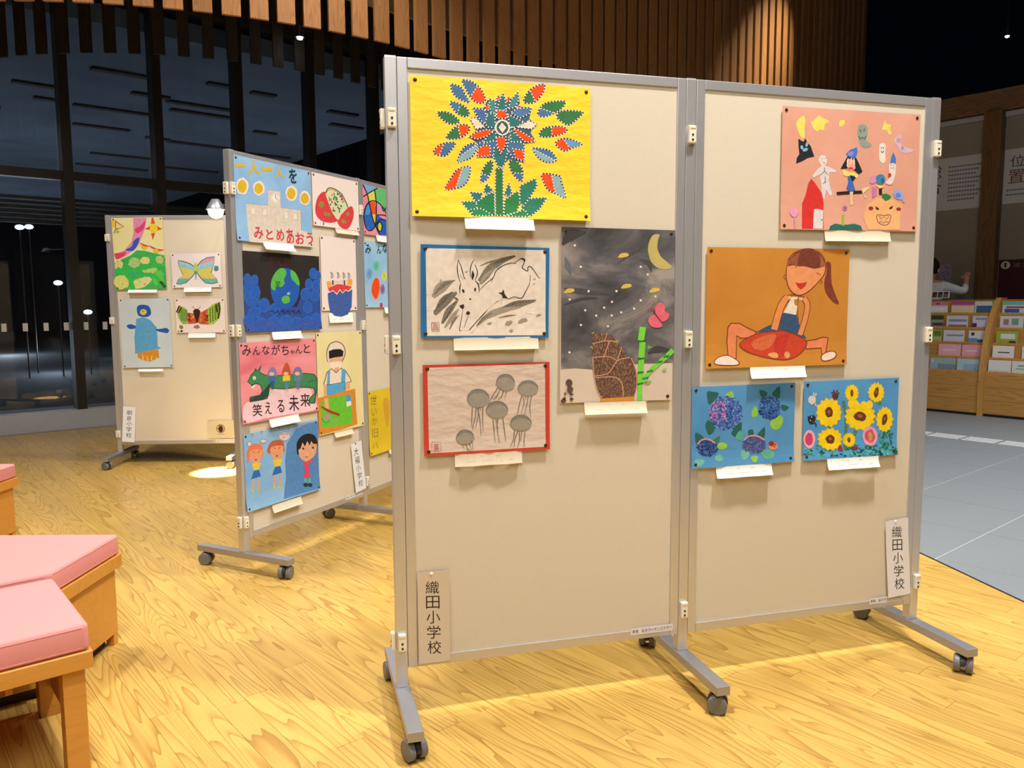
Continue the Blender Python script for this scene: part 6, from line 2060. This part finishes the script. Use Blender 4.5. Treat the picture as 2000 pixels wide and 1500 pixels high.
for q in range(3):
    rb('front_board', 9.45, 9.475, RKB[0] + 0.03, RKB[2] - 0.03, 0.03 + q * 0.147, 0.03 + q * 0.147 + 0.1455, M_RACK, 0.002)
rb('plinth', 9.48, 9.98, RKB[0] + 0.04, RKB[2] - 0.04, 0.0, 0.03, M_CASTER_D)
rb('back_board', 9.96, 9.985, RKB[0] + 0.03, RKB[2] - 0.03, 0.03, 1.27, M_RACK)
ZTIER = (0.482, 0.635, 0.791, 0.955, 1.115)
for k in range(5):
    a_ = 9.52 + 0.07 * k
    for bb0, bb1 in ((RKB[0] + 0.03, RKB[1] - 0.03), (RKB[1] + 0.03, RKB[2] - 0.03)):
        rb('tier_back', a_ + 0.012, a_ + 0.024, bb0, bb1, ZTIER[k] - 0.008, ZTIER[k] + 0.145, M_RACK)
        rb('tier_shelf', a_ - 0.045, a_ + 0.03, bb0, bb1, ZTIER[k] - 0.016, ZTIER[k] - 0.006, M_RACK)
        rb('tier_lip', a_ - 0.048, a_ - 0.042, bb0, bb1, ZTIER[k] - 0.018, ZTIER[k] + 0.008, M_RACKV, 0.001)
prof = [(9.43, 0.0), (9.43, 0.46)]
for t in range(1, 9):
    u = t / 8
    prof.append((9.43 + 0.40 * u ** 1.7, 0.46 + 0.83 * (1 - (1 - u) ** 1.25)))
prof += [(9.99, 1.29), (9.99, 0.0)]
for bb in RKB:
    bm = bmesh.new()
    f1 = [bm.verts.new((a_, bb - 0.028, z)) for a_, z in prof]
    f2 = [bm.verts.new((a_, bb + 0.028, z)) for a_, z in prof]
    bm.faces.new(f1)
    bm.faces.new(list(reversed(f2)))
    for i in range(len(prof)):
        j = (i + 1) % len(prof)
        bm.faces.new((f1[j], f1[i], f2[i], f2[j]))
    bmesh.ops.recalc_face_normals(bm, faces=bm.faces)
    o = link('upright', mesh_of(bm, 'upright', M_RACKV), rack)
    o.matrix_basis = Matrix.Translation(-RL) @ BM


def wall_sheet(a, b_left, z_top, lean=0.0):
    """matrix of a sheet facing the viewer (towards -a): local x along -b, y up, z out"""
    p = Vector(AB(a, b_left, z_top))
    x, y, z = -PD, Vector((0, 0, 1)), -WD
    if lean:
        y = (Vector((0, 0, 1)) * math.cos(lean) + WD * math.sin(lean))
        z = x.cross(y)
    return Matrix(((x.x, y.x, z.x, p.x), (x.y, y.y, z.y, p.y), (x.z, y.z, z.z, p.z), (0, 0, 0, 1)))


LEAF = [  # tier, b range, base colour, label, marks (colour, x0, y0, x1, y1 in a unit square)
    (4, 4.002, 3.818, (214, 196, 196), 'pale leaflet with a rose band, top tier by the large stand', [((196, 130, 150), 0, 0, 1, .32), ((120, 70, 60), .3, .1, .5, .25), ((230, 228, 226), 0, .45, 1, 1)]),
    (4, 3.778, 3.537, (222, 206, 170), 'cream leaflet with a magenta headline band on the top tier', [((170, 80, 150), 0, 0, 1, .28), ((216, 150, 110), .05, .28, .95, .36)]),
    (4, 3.531, 3.352, (206, 206, 206), 'leaflet with a blue lake picture on the top tier', [((70, 96, 150), .1, .35, 1, .75), ((80, 110, 60), .1, .75, 1, .95)]),
    (4, 3.25, 3.012, (190, 206, 206), 'leaflet with teal, red and blue bands, top tier beyond the upright', [((110, 180, 170), 0, 0, 1, .3), ((190, 70, 80), .15, .4, 1, .55), ((60, 90, 170), .1, .6, .7, .9)]),
    (3, 3.966, 3.83, (150, 150, 140), 'dark photo leaflet on the second tier', [((60, 70, 50), 0, 0, 1, .35), ((80, 70, 60), .1, .6, 1, .85)]),
    (3, 3.797, 3.568, (206, 204, 212), 'pale leaflet with a grey skyline on the second tier', [((140, 140, 170), .1, .3, .95, .5), ((150, 110, 100), .1, .75, .95, .92)]),
    (3, 3.523, 3.362, (206, 206, 222), 'lilac leaflet with a dark plum corner on the second tier', [((90, 50, 80), 0, .6, .3, .95), ((150, 150, 190), .2, .15, .9, .35)]),
    (3, 3.243, 3.017, (206, 202, 206), 'grey leaflet with two round drawings on the second tier', [((150, 120, 120), .15, .25, .38, .7), ((120, 150, 140), .5, .2, .8, .7)]),
    (2, 3.923, 3.808, (150, 170, 90), 'narrow green leaflet on the middle tier', [((90, 130, 50), .1, .1, .9, .5), ((190, 180, 110), .2, .6, .9, .9)]),
    (2, 3.795, 3.572, (206, 206, 214), 'pale leaflet with one grey headline on the middle tier', [((140, 150, 160), .15, .35, .95, .5)]),
    (2, 3.528, 3.36, (216, 214, 214), 'white leaflet with a blue wave and dark dot on the middle tier', [((90, 150, 206), 0, .6, .55, .95), ((60, 90, 150), .55, .7, 1, .95), ((50, 60, 80), .15, .15, .35, .4)]),
    (2, 3.248, 3.034, (150, 170, 60), 'lime leaflet with a pale oval on the middle tier', [((214, 214, 206), .2, .2, .85, .6), ((70, 60, 50), .6, .75, .9, .95)]),
    (1, 3.813, 3.575, (226, 168, 180), 'pink leaflet on the fourth tier, nearer the large stand', [((240, 220, 224), .2, .45, .8, .52)]),
    (1, 3.564, 3.36, (224, 160, 172), 'pink leaflet on the fourth tier, beside the upright', [((240, 220, 224), .2, .45, .8, .52)]),
    (1, 3.253, 3.045, (222, 218, 216), 'white leaflet with one dark line of print on the fourth tier', [((60, 56, 60), .25, .48, .8, .56)]),
    (1, 2.969, 2.81, (214, 220, 216), 'white leaflet cut off by the frame on the fourth tier', [((60, 110, 90), .1, .3, .6, .5)]),
    (0, 3.871, 3.597, (150, 170, 176), 'grey blue leaflet on the lowest tier, nearer the large stand', [((200, 214, 214), .08, .15, .14, .4), ((120, 140, 150), .3, .5, 1, 1)]),
    (0, 3.582, 3.355, (164, 194, 206), 'pale blue leaflet on the lowest tier, beside the upright', [((140, 170, 196), .3, .4, 1, 1)]),
    (0, 3.263, 3.043, (216, 216, 212), 'white leaflet on the lowest tier, just beyond the upright', [((196, 190, 186), .05, .8, .9, .95)]),
    (0, 3.035, 2.849, (206, 212, 206), 'white leaflet with grey print on the lowest tier, at the frame edge', [((130, 150, 150), .3, .3, 1, .42), ((150, 160, 160), .2, .55, 1, .65)]),
]
for k, b0_, b1_, col, lab, marks in LEAF:
    w_, h_ = b0_ - b1_, 0.138
    A_ = Art('leaflet', lab, 'leaflet', wall_sheet(9.52 + 0.07 * k - 0.004, b0_, ZTIER[k] + h_ - 0.004, 0.06), (0, 0), (w_, h_), [(0, 0), (1, 0), (1, 1), (0, 1)], paper_mat(col, None, 5.0, 0.5), 'leaflets in the wooden rack', curl=0.0, pins=False, thick=0.004)
    for i, (c, x0, y0, x1, y1) in enumerate(marks):
        A_.P('print#%d' % i, c, [(x0, y0), (x1, y0), (x1, y1), (x0, y1)])
    A_.done()
A_ = Art('photo_card', 'white card with three dark photos standing on top of the leaflet rack', 'card', wall_sheet(9.86, 4.03, 1.368, 0.12), (0, 0), (0.20, 0.078), [(0, 0), (1, 0), (1, 1), (0, 1)], paper_mat((226, 206, 206)), None, curl=0.0, pins=False, thick=0.002)
for i, c in enumerate(((110, 56, 44), (84, 80, 70), (120, 96, 90))):
    A_.P('photo#%d' % i, (50, 40, 38), [(.06 + .31 * i, .1), (.32 + .31 * i, .1), (.30 + .31 * i, .92), (.03 + .31 * i, .92)])
    A_.P('photo#%d' % i, c, [(.08 + .31 * i, .35), (.30 + .31 * i, .35), (.29 + .31 * i, .88), (.05 + .31 * i, .88)])
A_.done()

# ------------------------------------------------------------------ posters on the far wall
A_ = Art('wall_poster', 'white wall poster of small print, between the large stand and the wooden pilaster', 'poster', wall_sheet(10.997, 4.98, 3.08), (0, 0), (1.05, 0.66), [(4.98, 3.08), (3.93, 3.08), (3.93, 2.42), (4.98, 2.42)], paper_mat((206, 206, 212)), 'white wall posters', curl=0.0, pins=False, thick=0.006)
for i in range(9):
    z = 2.97 - i * 0.052
    for j in range(12 - (i % 3)):
        x = 4.36 - j * 0.033
        A_.P('small_print', (120, 122, 150), [(x, z), (x - 0.024, z), (x - 0.024, z - 0.02), (x, z - 0.02)], layer=1)
for ch, x, z in (('総', 4.62, 2.99), ('合', 4.62, 2.80)):
    A_.T('lettering', (56, 60, 110), ch, (x, z, x - 0.18, z - 0.16))
A_.done()
A_ = Art('wall_poster', 'white wall poster with large brown characters beyond the wooden pilaster', 'poster', wall_sheet(10.997, 3.72, 3.085), (0, 0), (1.3, 0.65), [(3.72, 3.085), (2.42, 3.085), (2.42, 2.435), (3.72, 2.435)], paper_mat((206, 206, 210)), 'white wall posters', curl=0.0, pins=False, thick=0.006)
A_.T('lettering', (110, 56, 64), '位', (3.655, 3.005, 3.495, 2.865))
A_.T('lettering', (128, 66, 60), '置', (3.665, 2.835, 3.495, 2.675))
for i in range(2):
    for j in range(16):
        x, z = 3.68 - j * 0.03, 2.605 - i * 0.055
        A_.P('small_print', (120, 118, 140), [(x, z), (x - 0.022, z), (x - 0.022, z - 0.02), (x, z - 0.02)], layer=1)
A_.done()
A_ = Art('maroon_sign', 'dark maroon sign panel with a round white number badge', 'sign', wall_sheet(10.99, 3.715, 1.756), (0, 0), (1.4, 0.95), [(3.715, 1.756), (2.315, 1.756), (2.315, 0.806), (3.715, 0.806)], paper_mat((66, 22, 32), None, 5.0, 0.6), None, curl=0.0, pins=False, thick=0.012)
A_.E('badge', (214, 210, 206), 3.641, 1.69, 0.052, 0.048, n=24)
A_.T('badge', (60, 40, 44), '1', (3.654, 1.72, 3.63, 1.662))
for i in range(3):
    A_.S('lettering', (140, 116, 124), [(3.555 - i * 0.1, 1.705), (3.475 - i * 0.1, 1.705)], 0.008, sm=False)
    A_.S('lettering', (140, 116, 124), [(3.548 - i * 0.1, 1.69), (3.482 - i * 0.1, 1.69)], 0.008, sm=False)
    A_.S('lettering', (140, 116, 124), [(3.555 - i * 0.1, 1.67), (3.475 - i * 0.1, 1.67)], 0.008, sm=False)
A_.done()
A_ = Art('wall_notice', 'small lilac grey notice on the wall behind the person', 'notice', wall_sheet(10.997, 4.42, 1.725), (0, 0), (0.155, 0.23), [(0, 0), (1, 0), (1, 1), (0, 1)], paper_mat((176, 170, 190), (150, 140, 176), 20.0), None, curl=0.0, pins=False, thick=0.002)
for x, y in ((.55, .12), (.7, .22), (.35, .45), (.6, .4), (.75, .55), (.4, .62), (.5, .8)):
    A_.E('mark', (104, 96, 140), x, y, .07, .04, wob=0.3, layer=1)
A_.done()

# ------------------------------------------------------------------ person behind the rack
def skin_body(name, pts, edges, radii, sub=2):
    me = bpy.data.meshes.new(name)
    me.from_pydata(pts, edges, [])
    o = bpy.data.objects.new(name, me)
    COL.objects.link(o)
    sk = o.modifiers.new('skin', 'SKIN')
    sk.use_smooth_shade = True
    for v, r_ in zip(me.skin_vertices[0].data, radii):
        v.radius = r_ if isinstance(r_, tuple) else (r_, r_)
    me.skin_vertices[0].data[0].use_root = True
    sb = o.modifiers.new('sub', 'SUBSURF')
    sb.levels = sub
    sb.render_levels = sub
    bpy.context.view_layer.update()
    dg = bpy.context.evaluated_depsgraph_get()
    out = bpy.data.meshes.new_from_object(o.evaluated_get(dg))
    bpy.data.objects.remove(o)
    return out


# local frame: x towards the person's visible arm (-b), y the way the person faces (+a), z up
PX = Matrix(((-PD.x, WD.x, 0, 0), (-PD.y, WD.y, 0, 0), (0, 0, 1, 0), (0, 0, 0, 1)))
pp = Matrix.Translation(AB(10.3, 4.235, 0)) @ PX @ Matrix.Scale(1.02, 4)
J_ = {}
pts, edges, rad = [], [], []


def jv(name, p, r_, par=None):
    J_[name] = len(pts)
    pts.append(p)
    rad.append(r_)
    if par:
        edges.append((J_[par], J_[name]))


jv('pelvis', (0, 0, 0.93), (0.145, 0.105))
jv('waist', (0, 0.0, 1.07), (0.13, 0.095), 'pelvis')
jv('chest', (0, -0.01, 1.25), (0.155, 0.105), 'waist')
jv('upchest', (0, -0.015, 1.39), (0.12, 0.085), 'chest')
jv('neck', (0, 0.0, 1.475), (0.052, 0.055), 'upchest')
jv('jaw', (0, 0.025, 1.555), (0.062, 0.075), 'neck')
jv('brow', (0, 0.02, 1.635), (0.074, 0.092), 'jaw')
jv('crown', (0, 0.01, 1.70), (0.05, 0.06), 'brow')
jv('nose', (0, 0.112, 1.592), (0.011, 0.014), 'jaw')
for sx, s_ in ((1, 'R'), (-1, 'L')):
    jv('hip' + s_, (0.095 * sx, 0, 0.86), 0.092, 'pelvis')
    jv('knee' + s_, (0.10 * sx, 0.01, 0.48), 0.058, 'hip' + s_)
    jv('calf' + s_, (0.10 * sx, -0.01, 0.33), 0.052, 'knee' + s_)
    jv('ankle' + s_, (0.10 * sx, -0.02, 0.09), 0.038, 'calf' + s_)
    jv('toe' + s_, (0.11 * sx, 0.13, 0.035), (0.035, 0.028), 'ankle' + s_)
    jv('shoulder' + s_, (0.165 * sx, -0.01, 1.405), 0.068, 'upchest')
jv('elbowR', (0.385, 0.02, 1.335), 0.052, 'shoulderR')
jv('wristR', (0.345, 0.16, 1.455), 0.029, 'elbowR')
jv('palmR', (0.335, 0.185, 1.505), (0.034, 0.018), 'wristR')
jv('elbowL', (-0.23, -0.01, 1.12), 0.043, 'shoulderL')
jv('wristL', (-0.22, 0.10, 0.90), 0.029, 'elbowL')
jv('palmL', (-0.22, 0.12, 0.84), (0.018, 0.034), 'wristL')
for i in range(4):
    jv('fR%d' % i, (0.305 + i * 0.02, 0.20, 1.55 + 0.006 * (1 if i in (1, 2) else -1)), 0.0085, 'palmR')
    jv('fR%db' % i, (0.300 + i * 0.018, 0.225, 1.575 + 0.006 * (1 if i in (1, 2) else -1)), 0.007, 'fR%d' % i)
    jv('fL%d' % i, (-0.22, 0.095 + i * 0.019, 0.79 - 0.006 * (1 if i in (1, 2) else -1)), 0.0085, 'palmL')
    jv('fL%db' % i, (-0.212, 0.105 + i * 0.017, 0.76 - 0.006 * (1 if i in (1, 2) else -1)), 0.007, 'fL%d' % i)
jv('thR', (0.295, 0.185, 1.50), 0.009, 'palmR')
jv('thRb', (0.275, 0.20, 1.53), 0.0075, 'thR')
jv('thL', (-0.205, 0.165, 0.835), 0.009, 'palmL')
jv('thLb', (-0.20, 0.18, 0.805), 0.0075, 'thL')
body = skin_body('body', pts, edges, rad, 2)
M_SKIN = simple('skin', (206, 150, 120), 0.55)
M_SHIRT = simple('white_shirt', (222, 228, 232), 0.85, noise=0.04, nscale=60)
M_TROU = simple('dark_trousers', (44, 46, 58), 0.9)
M_SHOE = simple('black_shoes', (28, 26, 26), 0.5)
M_HAIR = simple('black_hair', (30, 26, 28), 0.6)
body.materials.clear()
for m in (M_SKIN, M_SHIRT, M_TROU, M_SHOE):
    body.materials.append(m)
for p in body.polygons:
    c = p.center
    i = 0
    if c.z < 0.085:
        i = 3
    elif c.z < 0.97 and abs(c.x) < 0.19:
        i = 2
    elif c.z < 1.452 and abs(c.x) < 0.19:
        i = 1
    elif c.x > 0.15 and c.y < 0.075 and c.z < 1.47:
        i = 1
    elif c.x < -0.15 and c.z > 1.15:
        i = 1
    p.material_index = i
    p.use_smooth = True
person = tag(empty('person', mat=pp), 'person in a white shirt with dark hair and one forearm raised, behind the rack', 'person')
link('body', body, person)
bm = bmesh.new()
bmesh.ops.create_uvsphere(bm, u_segments=24, v_segments=16, radius=1.0)
for v in bm.verts:
    x, y, z = v.co
    v.co = Vector((x * 0.093, y * 0.108 - 0.004, z * 0.115 + 1.645))
bmesh.ops.delete(bm, geom=[v for v in bm.verts if (v.co.y > 0.05 and v.co.z < 1.67) or v.co.z < 1.545], context='VERTS')
hair = link('hair', mesh_of(bm, 'hair', M_HAIR, True), person)
for sx in (-1, 1):
    bm = bmesh.new()
    bmesh.ops.create_uvsphere(bm, u_segments=10, v_segments=8, radius=0.011, matrix=Matrix.Translation((0.03 * sx, 0.103, 1.618)))
    link('eye', mesh_of(bm, 'eye', M_HAIR, True), person)
    bm = bmesh.new()
    bmesh.ops.create_uvsphere(bm, u_segments=10, v_segments=8, radius=1, matrix=Matrix.Translation((0.086 * sx, 0.01, 1.60)) @ Matrix.Diagonal((0.012, 0.02, 0.032, 1)))
    link('ear', mesh_of(bm, 'ear', M_SKIN, True), person)
bm = bmesh.new()
bmesh.ops.create_uvsphere(bm, u_segments=10, v_segments=8, radius=1, matrix=Matrix.Translation((0, 0.098, 1.553)) @ Matrix.Diagonal((0.022, 0.008, 0.006, 1)))
link('mouth', mesh_of(bm, 'mouth', simple('lips', (170, 96, 90), 0.5), True), person)
bm = bmesh.new()
add_cyl(bm, (0, 0.0, 1.435), (0, 0.002, 1.485), 0.066, 0.060, 20)
link('collar', mesh_of(bm, 'collar', M_SHIRT), person)
